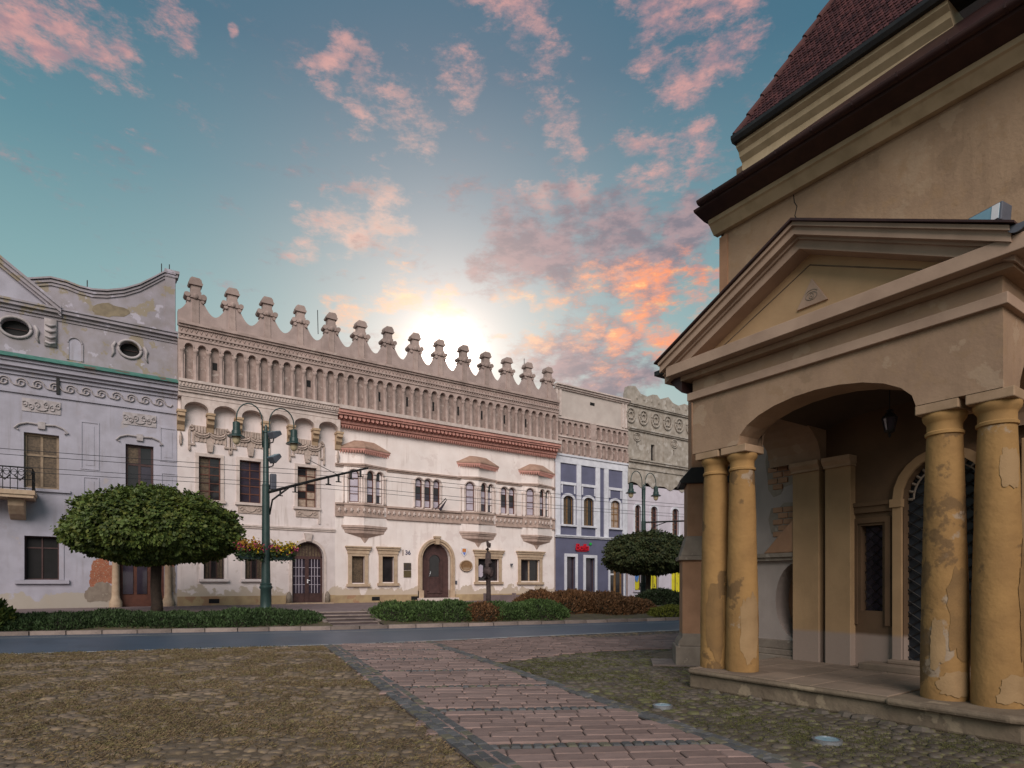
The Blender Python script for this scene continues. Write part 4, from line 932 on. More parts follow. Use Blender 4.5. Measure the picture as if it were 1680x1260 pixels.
# ---------- things fixed to the palace front
sg = MB(); sg.box(FX(662), FX(674), YF-.05, YF-.002, 2.34, 2.72); tag(sg.build('wall_plaque', m_plaque, bevel=.01), 'upper of two square dark plaques left of the arched palace door', 'plaque', None)
sg = MB(); sg.box(FX(662), FX(674), YF-.05, YF-.002, 1.93, 2.30); tag(sg.build('wall_plaque', M('olive_bronze', L(.13, .10, .05), L(.10, .075, .04), 6, rough=.4), bevel=.01), 'lower of two square plaques left of the arched palace door, olive bronze', 'plaque', None)
ov_ = MB(); ov_.prism([(FX(764)+.42*math.cos(2*math.pi*k/28), 2.62+.33*math.sin(2*math.pi*k/28)) for k in range(28)], 'y', YF-.09, YF-.003)
so = thing('oval_sign', 'brown oval carved wooden sign right of the arched palace door', 'sign', (FX(764), YF, 2.3)); ov_.build('board', m_ovals, so, bevel=.02)
s = MB(); ringtube(s, FX(764), 2.62, .40, .31, YF-.09, .03, 0, 360, 28); s.box(FX(764)-.22, FX(764)+.22, YF-.1, YF-.08, 2.46, 2.5); s.box(FX(764)-.16, FX(764)+.16, YF-.1, YF-.08, 2.36, 2.4); s.build('rim', m_stone, so)
sh = thing('shield_emblem', 'small white enamel shield with orange and blue arms above the oval sign', 'emblem', (FX(761), YF, 3.2))
x = FX(761); s = MB(); s.prism([(x-.2, 3.68), (x+.2, 3.68), (x+.2, 3.38), (x, 3.14), (x-.2, 3.38)], 'y', YF-.04, YF-.003); s.build('plate', m_shield, sh)
s = MB(); s.prism([(x-.12, 3.62), (x+.12, 3.62), (x+.12, 3.42), (x-.12, 3.42)], 'y', YF-.05, YF-.04); s.build('arms', m_shieldo, sh)
s = MB(); s.prism([(x-.11, 3.40), (x+.11, 3.40), (x+.02, 3.22)], 'y', YF-.05, YF-.04); s.build('field', m_shieldb, sh)
def text(name, body_, size, loc, mat, parent=None, ext=.01, shear=0, rot=None):
    c = bpy.data.curves.new(name, 'FONT'); c.body = body_; c.size = size; c.extrude = ext; c.align_x = 'CENTER'; c.align_y = 'CENTER'; c.shear = shear; c.offset = .004
    o = bpy.data.objects.new(name, c); col.objects.link(o); dg = bpy.context.evaluated_depsgraph_get()
    me = bpy.data.meshes.new_from_object(o.evaluated_get(dg)); bpy.data.objects.remove(o)
    me.materials.clear(); me.materials.append(mat)
    q = bpy.data.objects.new(name, me); col.objects.link(q); q.rotation_euler = rot or (R(90), 0, 0)
    if parent: q.parent = parent; q.location = Vector(loc)-root_of(parent).location
    else: q.location = loc
    return q
nm = thing('house_number', 'small house number 36 on the wall left of the arched door', 'number', (FX(668), YF, 3.1))
text('digits', '36', .33, (FX(669), YF-.02, 3.28), m_number, nm)
s = MB(); s.box(FX(661)-.04, FX(661)+.04, YF-.012, YF-.002, 3.12, 3.44); s.build('mark', m_relief, nm)
s = MB(); s.box(FX(748)-.06, FX(748)+.06, YF-.05, YF-.002, 1.55, 1.75); tag(s.build('doorbell', m_flood), 'small grey doorbell box just right of the arched door frame', 'doorbell')
s = MB(); x = FX(838); s.box(x-.05, x+.05, YF-.12, YF-.002, 2.72, 2.8); s.box(x-.1, x+.0, YF-.25, YF-.1, 2.7, 2.8); tag(s.build('security_camera', m_flood), 'small grey camera on the wall between the two right stone windows', 'camera')
fl = thing('flag_bracket', 'dark furled flag on a slanted pole below the triple window', 'flag', (FX(713), YF, 5.5))
s = MB(); s.tube([(FX(713), YF-.02, 5.75), (FX(722), YF-.7, 6.35)], .025, 6); s.build('pole', m_iron, fl)
s = MB(); s.prism([(FX(714), 5.75), (FX(727), 6.33), (FX(722), 5.98), (FX(717), 5.66)], 'y', YF-.5, YF-.42); s.build('cloth', M('dark_cloth', L(.05, .035, .05), L(.035, .03, .04), 5), fl)

# ---------- slate blue house
BH = thing('blue_house', 'narrow slate blue house with white strips and a blank plaster attic, right of the palace', 'house', (27.6, 31, .5))
B0, B1 = 24.36, 30.86
bw_ = [(FX(924), FX(941)), (FX(957.5), FX(974)), (FX(1002), FX(1017))]
bg_ = [(FX(930), FX(944), .9, 3.35), (FX(961), FX(976), .9, 3.3)]
bd = (FX(1001), FX(1023), .62, 3.15)
w = MB(); wall(w, B0, B1, .45, 9.9, YF+.03, [(a, b, 5.45, 7.35, .3) for a, b in bw_]+bg_+[bd], .3); w.build('wall', m_blue, BH)
body(BH, B0, B1, .4, 14.2, m_crest)
for i, (a, b) in enumerate(bw_):
    window(BH, a, b, 5.45, 7.35, YF+.14, .3, 2, 4 if i == 2 else 1, .06, .06, m_woody, [m_lightpane, m_lightpane] if i == 2 else [m_curt, m_glass])
    surround(BH, a, b, 5.45, 7.35, YF+.03, .16, .06, m_white, 'window_frame', True, .3)
    s = MB(); s.box(a-.2, b+.2, YF-.05, YF+.04, 8.05, 8.22); s.box(a-.14, a-.06, YF-.02, YF+.04, 7.5, 8.05); s.box(b+.06, b+.14, YF-.02, YF+.04, 7.5, 8.05); s.build('window_hood', m_white, BH)
for px0, px1 in ((911, 919), (946, 953), (977, 984), (991, 998), (1021, 1029)):
    s = MB(); s.box(FX(px0), FX(px1), YF-.04, YF+.04, 4.75, 9.45); s.build('white_lesene', m_white, BH)
s = MB(); s.box(B0, B1, YF-.05, YF+.04, 9.45, 9.9); s.box(B0, B1, YF-.12, YF+.04, 9.9, 10.02); s.build('white_fascia', m_white, BH)
s = MB(); cornice(s, B0, FX(1023), YF+.03, [(4.60, 4.68, .10), (4.68, 4.76, .16)]); s.build('string_course', m_white, BH)
for a, b, c, d in bg_:
    window(BH, a, b, c, d, YF+.2, 0, 1, 1, .05, .04, m_wood, m_glassv); surround(BH, a, b, c, d, YF+.03, .2, .05, m_white, sill=False)
    s = MB(); s.box((a+b)/2-.1, (a+b)/2+.22, YF+.26, YF+.28, c+.1, d-.3); s.build('curtain', m_lightpane, BH)
a, b, c, d = bd
s = MB(); s.box(a, b, YF+.22, YF+.28, c, d); bdo = s.build('door', m_woody, BH)
for x0 in (a+.14, a+.72):
    p = MB(); p.box(x0, x0+.36, YF+.19, YF+.225, c+.35, d-.4); p.build('pane', m_glass, bdo)
p = MB(); p.box(a+.14, a+.5, YF+.175, YF+.19, c+1.55, c+1.66); p.build('notice', m_shield, bdo)
surround(BH, a, b, c, d, YF+.03, .16, .05, m_white, 'door_frame', False)
# double blind arcade and attic
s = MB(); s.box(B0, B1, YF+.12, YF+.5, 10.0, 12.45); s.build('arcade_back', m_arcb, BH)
for z0 in (10.1, 11.3):
    n = 13; by = (B1-B0)/n
    hs = [(B0+by*i+.09, B0+by*(i+1)-.09, z0, z0+.88, (by-.18)/2) for i in range(n) if i != 6]
    s = MB(); wall(s, B0, B1, z0-.1, z0+1.02, YF-.02, hs, .15); s.build('arcade_front', m_arc, BH)
    s = MB(); cornice(s, B0, B1, YF-.02, [(z0+1.02, z0+1.1, .07)]); s.build('arcade_string', m_trim, BH)
    k = MB(); k.lathe([(.06, 0), (.06, .05), (.035, .08), (.06, .3), (.035, .52), (.06, .56), (.06, .62)], 0, 0, 8); km = k.mesh('baluster', m_arc, True)
    for i in range(n+1): inst(km, 'baluster', BH, (B0+by*i, YF-.05, z0+.02))
s = MB(); s.box(B0+(B1-B0)*6/13-.02, B0+(B1-B0)*7/13+.02, YF-.08, YF+.02, 10.05, 12.4); s.build('arcade_pier', m_arc, BH)
s = MB(); wall(s, B0, B1, 12.42, 14.3, YF, [], .2); s.build('attic_wall', M('cream_attic_plaster', L(.55, .48, .44), L(.49, .42, .385), 1.4, streak=(L(.42, .35, .31), .3)), BH)
for x0 in (B0+.04, B1-.55):
    for q in (0, .28): s = MB(); s.box(x0+q, x0+q+.2, YF-.07, YF+.02, 12.5, 14.2); s.build('attic_pilaster', m_trim, BH)
s = MB(); cornice(s, B0, B1+.1, YF, [(14.2, 14.3, .10), (14.3, 14.42, .20)]); s.box(B0, B1+.1, YF-.3, YF+.3, 14.42, 14.5); s.build('eaves', m_trim, BH)
s = MB(); s.box(FX(968), FX(975), YF-.03, YF+.02, 13.6, 13.78); s.build('vent', m_dark, BH)
# signs on the blue house
rs_ = thing('red_shop_sign', 'small red lettered shop sign with a green leaf on the blue house', 'sign', (FX(954), YF, 3.8))
text('lettering', 'Bella', .62, (FX(954), YF-.05, 3.98), m_signred, rs_, .05, .2)
s = MB(); s.box(FX(946), FX(963), YF-.03, YF+.03, 3.72, 3.76); s.build('rail', m_signred, rs_)
s = MB(); s.prism([(FX(966.0), 4.22), (FX(968), 4.34), (FX(971), 4.26), (FX(968), 4.14)], 'y', YF-.05, YF+.0); s.build('leaf', m_signgrn, rs_)
gs = MB(); gs.prism([(FX(999), 3.32), (FX(1018), 3.32), (FX(1018), 3.48), (FX(1013), 3.66), (FX(1008), 3.62), (FX(1006), 3.46), (FX(999), 3.46)], 'y', YF-.12, YF+.0); tag(gs.build('green_shop_sign', m_signgrn), 'bright green sign over the wooden shop door under the far tree', 'sign')

# ---------- grey house with medallions
GH = thing('grey_house', 'weathered grey house with medallion frieze and broken crest, partly behind the church', 'house', (35, 31, .5))
G0, G1 = 30.9, 44.0
uw = [(FX(1041), FX(1051)), (FX(1067), FX(1078)), (FX(1102), FX(1113)), (FX(1140), FX(1150))]
gg = [(FX(1041), FX(1052), 1.1, 3.3), (FX(1067), FX(1080), 1.1, 3.3), (FX(1101), FX(1119), .9, 3.3), (FX(1135), FX(1150), .9, 3.3)]
w = MB(); wall(w, G0, G1, .45, 8.6, YF, [(a, b, 5.2, 7.2, .3) for a, b in uw]+gg, .3); w.build('wall', m_ghl, GH); body(GH, G0, G1, .4, 14.3, m_crest)
for a, b in uw: window(GH, a, b, 5.2, 7.2, YF+.12, .3, 2, 5, .07, .06, m_woodr, [m_lightpane, m_glass]); surround(GH, a, b, 5.2, 7.2, YF, .14, .06, m_white, 'window_frame', True, .3)
for a, b, c, d in gg: window(GH, a, b, c, d, YF+.12, 0, 2 if b-a > .8 else 1, 1, .05, .05, m_wood, m_postery); surround(GH, a, b, c, d, YF, .12, .04, m_ghl)
p = MB(); p.prism([((gg[0][0]+gg[0][1])/2+.22*math.cos(2*math.pi*k/16), 2.25+.55*math.sin(2*math.pi*k/16)) for k in range(16)], 'y', YF+.10, YF+.118); p.build('window_print', m_posterb, GH)
up = MB(); n = 60; zz = [8.65+.22*math.sin(i*.9)+.25*mnoise.noise(Vector((i*.35, 0, 4))) for i in range(n+1)]
for i in range(n):
    x0, x1 = G0+(G1-G0)*i/n, G0+(G1-G0)*(i+1)/n; up.prism([(x0, zz[i]), (x1, zz[i+1]), (x1, 10.1), (x0, 10.1)], 'y', YF-.05, YF+.02)
up.build('ragged_upper_render', m_gh, GH)
s = MB(); cornice(s, G0, G1, YF, [(9.75, 9.85, .12), (9.85, 10.2, .08), (10.2, 10.34, .22), (10.34, 10.44, .3)]); s.build('main_cornice', m_gh, GH)
s = MB(); slits = [(FX(1068), FX(1074), 10.5, 11.7)]; keyh = [(FX(1045)-.06, FX(1045)+.06, 11.35, 11.75), (FX(1105.5)-.06, FX(1105.5)+.06, 11.2, 11.6)]
wall(s, G0, G1, 10.4, 12.5, YF, slits+keyh, .25); s.build('attic_wall', m_gh, GH)
for a, b, c, d in slits+keyh: s = MB(); s.box(a-.02, b+.02, YF+.2, YF+.22, c-.02, d+.02); s.build('opening_void', m_dark, GH)
for px in (1045, 1106): s = MB(); ringtube(s, FX(px), 12.05, .34, .3, YF-.03, .05, 0, 360, 18); ringtube(s, FX(px), 12.05, .2, .18, YF-.03, .03, 0, 360, 14); s.build('rosette', m_gh, GH)
for px in (1059, 1089): s = MB(); s.box(FX(px)-.05, FX(px)+.05, YF-.04, YF+.02, 10.44, 12.45); s.build('attic_lesene', m_gh, GH)
s = MB(); cornice(s, G0, G1, YF, [(12.45, 12.55, .12), (12.55, 12.65, .2)]); s.build('medallion_string', m_gh, GH)
s = MB(); s.box(G0, G1, YF, YF+.4, 12.65, 14.35); s.build('medallion_wall', m_gh, GH)
md = MB()
ringtube(md, 0, 0, .42, .5, -.04, .07, 0, 360, 20); ringtube(md, 0, 0, .2, .24, -.04, .06, 0, 360, 12)
for k in range(8): an = math.pi*k/4; md.tube([(.22*math.cos(an), -.03, .26*math.sin(an)), (.40*math.cos(an), -.03, .48*math.sin(an))], .03, 4)
mdm = md.mesh('medallion', m_gh)
for i in range(9): x = FX(1034)+i*1.27; inst(mdm, 'medallion', GH, (x, YF-.02, 13.5))
s = MB(); cornice(s, G0, G1, YF, [(14.2, 14.3, .12), (14.3, 14.4, .2)]); s.build('crest_cornice', m_gh, GH)
cp = [(G0-.05, 15.05), (G0+.1, 15.55), (G0+.75, 15.65), (G0+1.3, 15.2), (G0+2.1, 15.1), (G0+2.5, 15.35), (G0+3.0, 15.4), (G0+3.3, 15.15), (G0+3.6, 15.25), (G0+4.2, 15.45), (G0+4.7, 15.1), (G0+5.3, 15.0), (G0+6.0, 15.25), (G0+6.6, 15.2), (G0+7.2, 15.0), (G0+9, 15.2), (G1, 15.0)]
s = MB(); s.prism([(G0-.05, 14.4)]+cp+[(G1, 14.4)], 'y', YF+.0, YF+.4); s.build('broken_crest', m_gh, GH)
for i in range(8): s = MB(); x = G0+.9+i*.75; s.ell((x, YF-.01, 14.85), (.1, .05, .13), 8, 6); s.build('crest_boss', m_gh, GH)
# ------------------------------------------------------------------ church and its porch (fronts face -x)
def TX(x0): return Matrix(((0, 1, 0, x0), (1, 0, 0, 0), (0, 0, 1, 0), (0, 0, 0, 1)))
def ellfill(s, y, cx, cz, rx, rz, rev, n=28):
    P = [(cx+rx*math.cos(2*math.pi*k/n), cz+rz*math.sin(2*math.pi*k/n)) for k in range(n+1)]
    for k in range(n):
        u, v = P[k], P[k+1]; am = 2*math.pi*(k+.5)/n; cor = (cx+math.copysign(rx, math.cos(am)), cz+math.copysign(rz, math.sin(am)))
        s.poly([(u[0], y, u[1]), (v[0], y, v[1]), (cor[0], y, cor[1])]); s.poly([(u[0], y, u[1]), (v[0], y, v[1]), (v[0], y+rev, v[1]), (u[0], y+rev, u[1])])
CH = thing('church', 'tall ochre plastered church with steep red tiled roof on the right', 'church', (12, 4, 0))
YC = 7.51
s = MB(TX(10)); wall(s, -5, 5.9, 0, 8.45, 0, [(3.15, 5.0, .25, 3.6)], .4); s.poly([(5.9, 0, 4.9), (YC, 0, 4.9), (YC, 0, 8.45), (5.9, 0, 8.45)]); s.T = None
s.box(10.45, 24, -5, YC-.02, 0, 9.8); s.box(10, 10.45, YC-.06, YC-.005, 0, 8.45); s.build('nave_wall', m_ochre, CH)
ny, nz_, ry, rz = 5.96, 1.30, .40, .66
s = MB(TX(10)); s.poly([(5.9, .0005, .0), (YC, .0005, .0), (YC, .0005, nz_-rz), (5.9, .0005, nz_-rz)]); wall(s, 5.5, YC, nz_-rz, 4.9, .0, [(ny-ry, ny+ry, nz_-rz, nz_+rz)], .35); ellfill(s, 0, ny, nz_, ry, rz, .42); s.build('rendered_wall', m_cwall, CH)
s = MB(); s.box(10.40, 10.44, ny-ry-.1, ny+ry+.1, nz_-rz-.1, nz_+rz+.1); s.build('niche_back', m_quoin, CH)
s = MB(TX(10)); s.prism([(5.6, 2.0), (YC, 2.0), (YC, 2.06), (5.6, 2.06)], 'y', -.10, .02); s.prism([(5.6, 2.06), (YC, 2.06), (YC, 2.13), (5.6, 2.13)], 'y', -.15, .02); s.build('string_course', m_bstone, CH)
s = MB(); s.prism([(6.5, 2.13), (5.7, 2.13), (5.7, 2.9), (6.1, 2.55)], 'x', 9.84, 10.02); s.build('sloped_ledge', m_quoin, CH, bevel=.02)
s = MB(TX(10)); s.box(5.6, YC, -.14, .02, 0, .34); s.box(5.6, YC, -.09, .02, .34, .44); s.prism([(-.09+0, 0)], 'y', 0, 0) if False else None; s.box(5.6, YC, -.04, .02, .44, .60); s.build('base_moulding', m_bstone, CH, bevel=.015)
# bare brick and stone where the render has fallen off
P = [(6.55, 4.45), (6.50, 4.1), (6.56, 3.8), (6.52, 3.5), (6.50, 3.28), (6.40, 3.14), (6.26, 3.18), (6.2, 3.30), (6.02, 3.34), (5.9, 3.5), (5.9, 4.8), (6.3, 4.8)]
s = MB(TX(10)); s.prism(P, 'y', -.006, .02); s.build('bare_patch', m_bstone, CH)
P2_ = [(6.44, 2.95), (6.5, 2.75), (6.44, 2.5), (6.3, 2.36), (6.1, 2.3), (5.9, 2.3), (5.9, 3.0), (6.2, 3.02), (6.3, 2.92)]
s = MB(TX(10)); s.prism(P2_, 'y', -.006, .02); s.build('bare_patch', m_bstone, CH)
for PP, z0, z1 in ((P, 3.14, 4.8), (P2_, 2.3, 3.0)):
    z = z0+.02; k = 0
    while z < z1:
        y = 5.92+(k % 2)*.1
        while y < 6.6:
            if inpoly(y+.09, z+.05, PP) and inpoly(y+.02, z+.05, PP) and inpoly(y+.17, z+.06, PP): b = MB(TX(10)); b.box(y, y+.18, -.02-random.random()*.012, .01, z, z+.09); b.build('brick', m_quoin, CH, bevel=.01)
            y += .2
        z += .107; k += 1
# wall crack
s = MB(TX(10)); cp_ = [(6.02, 8.4), (6.0, 8.22), (5.95, 8.12), (5.99, 7.98), (5.93, 7.85), (5.94, 7.7), (5.99, 7.55)]
for (a, b), (c, d) in zip(cp_, cp_[1:]): s.prism([(a, b), (a+.016, b), (c+.012, d), (c, d)], 'y', -.003, .01)
s.build('crack', m_dark, CH)
# corner strip and diagonal buttress
s = MB(TX(10)); s.box(YC-.16, YC+.02, -.03, .05, 4.9, 8.3); s.build('corner_strip', m_quoin, CH)
T = Matrix.Translation((10.05, YC, 0)) @ Matrix.Rotation(R(135), 4, 'Z')
s = MB(T); hw_ = .34
s.prism([(-.2, .62), (.79, .62), (.79, 2.1), (.70, 2.5), (.70, 3.55), (.62, 3.78), (.62, 5.5), (.2, 6.1), (-.2, 6.1)], 'y', -hw_, hw_); s.build('buttress', m_quoin, CH, bevel=.015)
s = MB(T); s.box(-.1, .92, -hw_-.1, hw_+.1, 0, .40); s.build('buttress_base', m_bstone, CH, bevel=.02)
s = MB(T); s.prism([(-.1, .40), (.88, .40), (.85, .50), (.80, .56), (.79, .64), (-.1, .64)], 'y', -hw_-.05, hw_+.05); s.build('buttress_base_moulding', m_bstone, CH, bevel=.015)
s = MB(T); s.box(-.1, .86, -hw_-.07, hw_+.07, 2.04, 2.12); s.prism([(-.1, 2.12), (.82, 2.12), (.71, 2.5), (-.1, 2.5)], 'y', -hw_-.02, hw_+.02); s.build('buttress_weathering', m_bstone, CH, bevel=.012)
s = MB(T); s.prism([(-.1, 3.50), (.82, 3.50), (.84, 3.56), (.63, 3.80), (-.1, 3.80)], 'y', -hw_-.08, hw_+.08); s.build('buttress_drip', m_blackm, CH, bevel=.012)
g_ = MB(T); g_.box(.5, 1.35, -.5, .45, 0, .05); g_.build('footing_slab', m_kerb, CH, bevel=.015)
# eaves, gutters, upper cornice
Y0 = -5
def run(prof, y1, name, mat, y0=Y0): s = MB(); s.prism(prof, 'y', y0, y1); return s.build(name, mat, CH)
run([(10.02, 8.36), (9.90, 8.36), (9.78, 8.50), (9.74, 8.52), (9.74, 8.60), (10.02, 8.60)], YC+.10, 'wall_cornice', m_cornc)
run([(10.02, 8.60), (9.72, 8.60), (9.42, 8.68), (9.40, 8.72), (10.02, 8.72)], YC+.18, 'eaves_soffit', m_gut)
s = MB(); s.add([], []); pr = [(9.36+.075*math.cos(R(a)), 8.78+.075*math.sin(R(a))) for a in range(180, 361, 20)]+[(9.36+.055*math.cos(R(a)), 8.78+.055*math.sin(R(a))) for a in range(360, 179, -20)]
s.prism(pr, 'y', Y0, YC+.02); s.build('gutter', m_gut, CH, True, auto=True)
gb = MB(); gb.prism([(-.082, .01), (-.07, -.05), (0, -.085), (.07, -.05), (.082, .01), (.06, .0), (0, -.06), (-.06, 0)], 'y', -.012, .012); gbm = gb.mesh('gutter_bracket', m_gut)
for i in range(14): inst(gbm, 'gutter_bracket', CH, (9.36, YC-.35-i*.62, 8.78))
s = MB(); s.add([(9.40, YC+.05, 8.80), (9.95, YC+.05, 9.02), (9.95, 3.7, 9.44), (9.40, 3.7, 8.80), (9.40, Y0, 8.80), (9.95, Y0, 9.6), (9.97, YC+.05, 8.7), (9.97, Y0, 8.7)], [(0, 1, 2, 3), (3, 2, 5, 4), (0, 6, 1), (0, 4, 7, 6)]); s.build('lower_roof', m_gut, CH)
run([(10.4, 9.2), (9.92, 9.2), (9.92, 9.42), (9.84, 9.5), (9.82, 9.58), (9.74, 9.64), (9.74, 9.70), (10.4, 9.70)], 6.99, 'upper_cornice', m_cornc, 3.6)
run([(10.1, 9.70), (9.66, 9.70), (9.62, 9.76), (9.62, 9.82), (9.75, 9.84), (10.1, 9.82)], 7.02, 'upper_gutter', m_blackm)
# steep roof with real tiles
RX, RZ, RY, RT = 9.70, 9.82, 6.97, 1.87
def rp(y, d, h=0):   # point on the roof: y along the eaves, d up the slope, h off the surface
    c = 1/math.hypot(1, RT); return (RX+d*c-h*RT*c, y, RZ+d*RT*c+h*c)
hip = lambda d: RY-d/math.hypot(1, RT)
s = MB(); dm_ = 11.0
s.poly([rp(Y0, 0), rp(hip(0), 0), rp(hip(dm_), dm_), rp(Y0, dm_)])
a, b = rp(hip(0), 0), rp(hip(dm_), dm_); s.poly([a, b, (b[0]+.05, b[1], b[2]), (24, b[1], b[2]), (24, RY, RZ)]); s.poly([(a[0], a[1], a[2]-.15), a, (24, RY, RZ), (24, RY, RZ-.15)])
s.build('roof', m_tile, CH)
tl = MB(); d = -.02; k = 0
while d < 4.4:
    y = 1.2+(k % 2)*.038
    while y < hip(d)-.08:
        w2 = .036; h0 = .030+random.uniform(-.004, .006); j = random.uniform(-.006, .006)
        pts = [rp(y-w2, d+.20, .006), rp(y-w2, d+.03+j, h0), rp(y-w2*.5, d+j, h0+.002), rp(y+w2*.5, d+j, h0+.002), rp(y+w2, d+.03+j, h0), rp(y+w2, d+.20, .006)]
        low = [rp(y-w2, d+.03+j, h0-.018), rp(y-w2*.5, d+j, h0-.018), rp(y+w2*.5, d+j, h0-.018), rp(y+w2, d+.03+j, h0-.018)]
        tl.add(pts+low, [(0, 1, 2, 3, 4, 5), (1, 6, 7, 2), (2, 7, 8, 3), (3, 8, 9, 4)]); y += .077
    d += .105; k += 1
tag(tl.build('roof_tiles', m_tile, CH), kind='stuff')
for i in range(13):
    d = i*.36; p0, p1 = rp(hip(d), d, .03), rp(hip(d+.40), d+.40, .015); s = MB(); s.tube([p0, p1], [.055, .040], 8); s.build('ridge_tile', m_tile, CH)

# ---------- the porch
PO = thing('church_porch', 'classical ochre porch with paired yellow columns and an eye in the pediment, against the church', 'porch', (8.7, 4.36, 0))
s = MB(); s.prism([(7.50, 2.12), (7.50, 6.22), (10.05, 6.3), (10.05, 2.05)], 'z', 0, .225); s.build('platform', m_plat, PO, bevel=.03)
s = MB(); s.prism([(7.44, 3.30), (7.44, 6.18), (7.52, 6.27), (10.0, 6.27), (10.0, 3.30)], 'z', .225, .285); s.build('platform_edge', m_plat, PO, bevel=.025)
s = MB(); s.prism([(7.40, 3.36), (7.38, 2.2), (7.46, 2.06), (10.0, 2.02), (10.0, 3.36)], 'z', .215, .30); s.build('column_plinth', m_plat, PO, bevel=.035)
y = 3.38
rr = random.Random(5)
while y < 6.15:
    x = 7.52
    while x < 9.9:
        l = rr.uniform(.42, .7); b = MB(); b.box(x+.006, min(x+l, 9.96)-.006, y+.006, min(y+.46, 6.24)-.006, .28, .30+rr.uniform(-.004, .004)); b.build('floor_slab', m_floor, PO, bevel=.008); x += l
    y += .46
# broken rubble at the foot of the platform
for i in range(34):
    y = rr.uniform(2.1, 6.2); sz = rr.choice((.03, .045, .06, .09, .13)); b = MB(Matrix.Translation((7.47-abs(rr.gauss(0, .09)), y, rr.uniform(-.03, .015))) @ Matrix.Rotation(rr.uniform(0, 3), 4, 'Z') @ Matrix.Rotation(rr.uniform(-.4, .4), 4, 'X'))
    b.ell((0, 0, 0), (sz, sz*.7, sz*.55), 7, 4); b.build('rubble_stone', m_cobm, PO)
colp = [(.232, .30), (.236, .36), (.232, .50), (.228, 1.0), (.214, 1.8), (.194, 2.6), (.174, 3.2), (.170, 3.27)]
capp = [(.170, 3.265), (.188, 3.275), (.190, 3.305), (.172, 3.32), (.172, 3.40), (.182, 3.42), (.208, 3.455), (.216, 3.49), (.212, 3.515)]
for y in (6.07, 5.60, 2.97, 2.48):
    c = MB(); n = 26
    vs = []
    for r, z in [(lerp([(q[1], q[0]) for q in colp], .30+.0993*k), .30+.0993*k) for k in range(31)]:
        for k in range(n):
            a = 2*math.pi*k/n; dr = .006*mnoise.noise(Vector((math.cos(a)*2+y*7, math.sin(a)*2, z*2.2)))+.004*mnoise.noise(Vector((math.cos(a)*6+y*7, math.sin(a)*6, z*7)))
            vs.append((7.95+(r+dr)*math.cos(a), y+(r+dr)*math.sin(a), z))
    c.add(vs, [(i*n+k, i*n+(k+1) % n, (i+1)*n+(k+1) % n, (i+1)*n+k) for i in range(30) for k in range(n)])
    o = c.build('column', m_colm, PO, True)
    c = MB(); c.lathe(capp, 7.95, y, 28); c.build('capital', m_cap, o, True, auto=True)
    c = MB(); c.box(7.95-.225, 7.95+.225, y-.215, y+.215, 3.515, 3.625); c.build('abacus', m_abac, o, bevel=.012)
def colpatch(y, z0, z1, a0, a1, mat, seed):   # thin repaired or fallen plaster patch wrapped round a column
    n, ac, zc = 40, (a0+a1)/2, (z0+z1)/2; vs = []
    for q in (0, .35, .7, 1.0):
        for i in range(n):
            an = 2*math.pi*i/n; k = q*(1+.38*mnoise.noise(Vector((math.cos(an)*1.4+seed, math.sin(an)*1.4, seed*.7)))+.20*mnoise.noise(Vector((math.cos(an)*4, math.sin(an)*4+seed, 2)))+.08*mnoise.noise(Vector((math.cos(an)*11, math.sin(an)*11+seed, 2))))
            z = max(.32, zc+(z1-z0)/2*k*math.copysign(abs(math.sin(an))**.8, math.sin(an))); a = R(ac+(a1-a0)/2*k*math.copysign(abs(math.cos(an))**.8, math.cos(an))); r = lerp([(p[1], p[0]) for p in colp], z)+.0065
            vs.append((7.95+r*math.cos(a), y+r*math.sin(a), z))
    s = MB(); s.add(vs, [(j*n+i, j*n+(i+1) % n, (j+1)*n+(i+1) % n, (j+1)*n+i) for j in range(3) for i in range(n)]); return s.build('plaster_patch', mat, PO, True)
m_patch = M('grey_repair_plaster', L(.315, .205, .105), L(.265, .17, .085), 4, bump=.4); m_patchd = M('dark_bare_plaster', L(.215, .125, .050), L(.17, .10, .042), 4, bump=.5)
colpatch(2.48, 2.62, 3.02, 205, 262, m_patch, 2); colpatch(2.97, .62, 1.18, 165, 200, m_patch, 5); colpatch(5.60, .45, 1.5, 205, 275, m_patch, 9); colpatch(2.48, .34, .62, 190, 290, m_patch, 12); colpatch(2.97, .75, 1.75, 205, 285, m_patchd, 7); colpatch(2.97, .34, .62, 175, 270, m_patch, 15); colpatch(2.48, .8, 2.0, 250, 300, m_patchd, 19); colpatch(6.07, .5, 1.5, 180, 250, m_patchd, 23)
W0, W1, XF = 2.36, 6.33, 7.72
s = MB(TX(XF)); wall(s, W0, W1, 3.625, 4.46, 0, [(3.17, 5.52, 3.625, 4.12, .495)], .46)
s.T = None; s.poly([(XF, W0, 3.625), (XF+.46, W0, 3.625), (XF+.46, 3.17, 3.625), (XF, 3.17, 3.625)]); s.poly([(XF, 5.52, 3.625), (XF+.46, 5.52, 3.625), (XF+.46, W1, 3.625), (XF, W1, 3.625)])
s.build('arched_front', m_ochrep, PO)
s = MB(TX(XF+.46)); wall(s, W0, W1, 3.625, 4.46, 0, [(3.17, 5.52, 3.625, 4.12, .495)], .002)
s.T = None
wall(s, XF+.46, 9.97, 3.625, 4.46, 5.42, [(8.19, 9.78, 3.625, 4.22, .59)], .91); wall(s, XF+.46, 9.97, 3.625, 4.46, W1, [(8.19, 9.78, 3.625, 4.22, .59)], .002)
wall(s, XF+.001, 9.97, 3.625, 4.46, W0, [(8.19, 9.78, 3.625, 4.22, .59)], .86); wall(s, XF+.46, 9.97, 3.625, 4.46, 3.22, [(8.19, 9.78, 3.625, 4.22, .59)], .002); s.build('side_arches', m_ochrep, PO)
s = MB(); n = 12
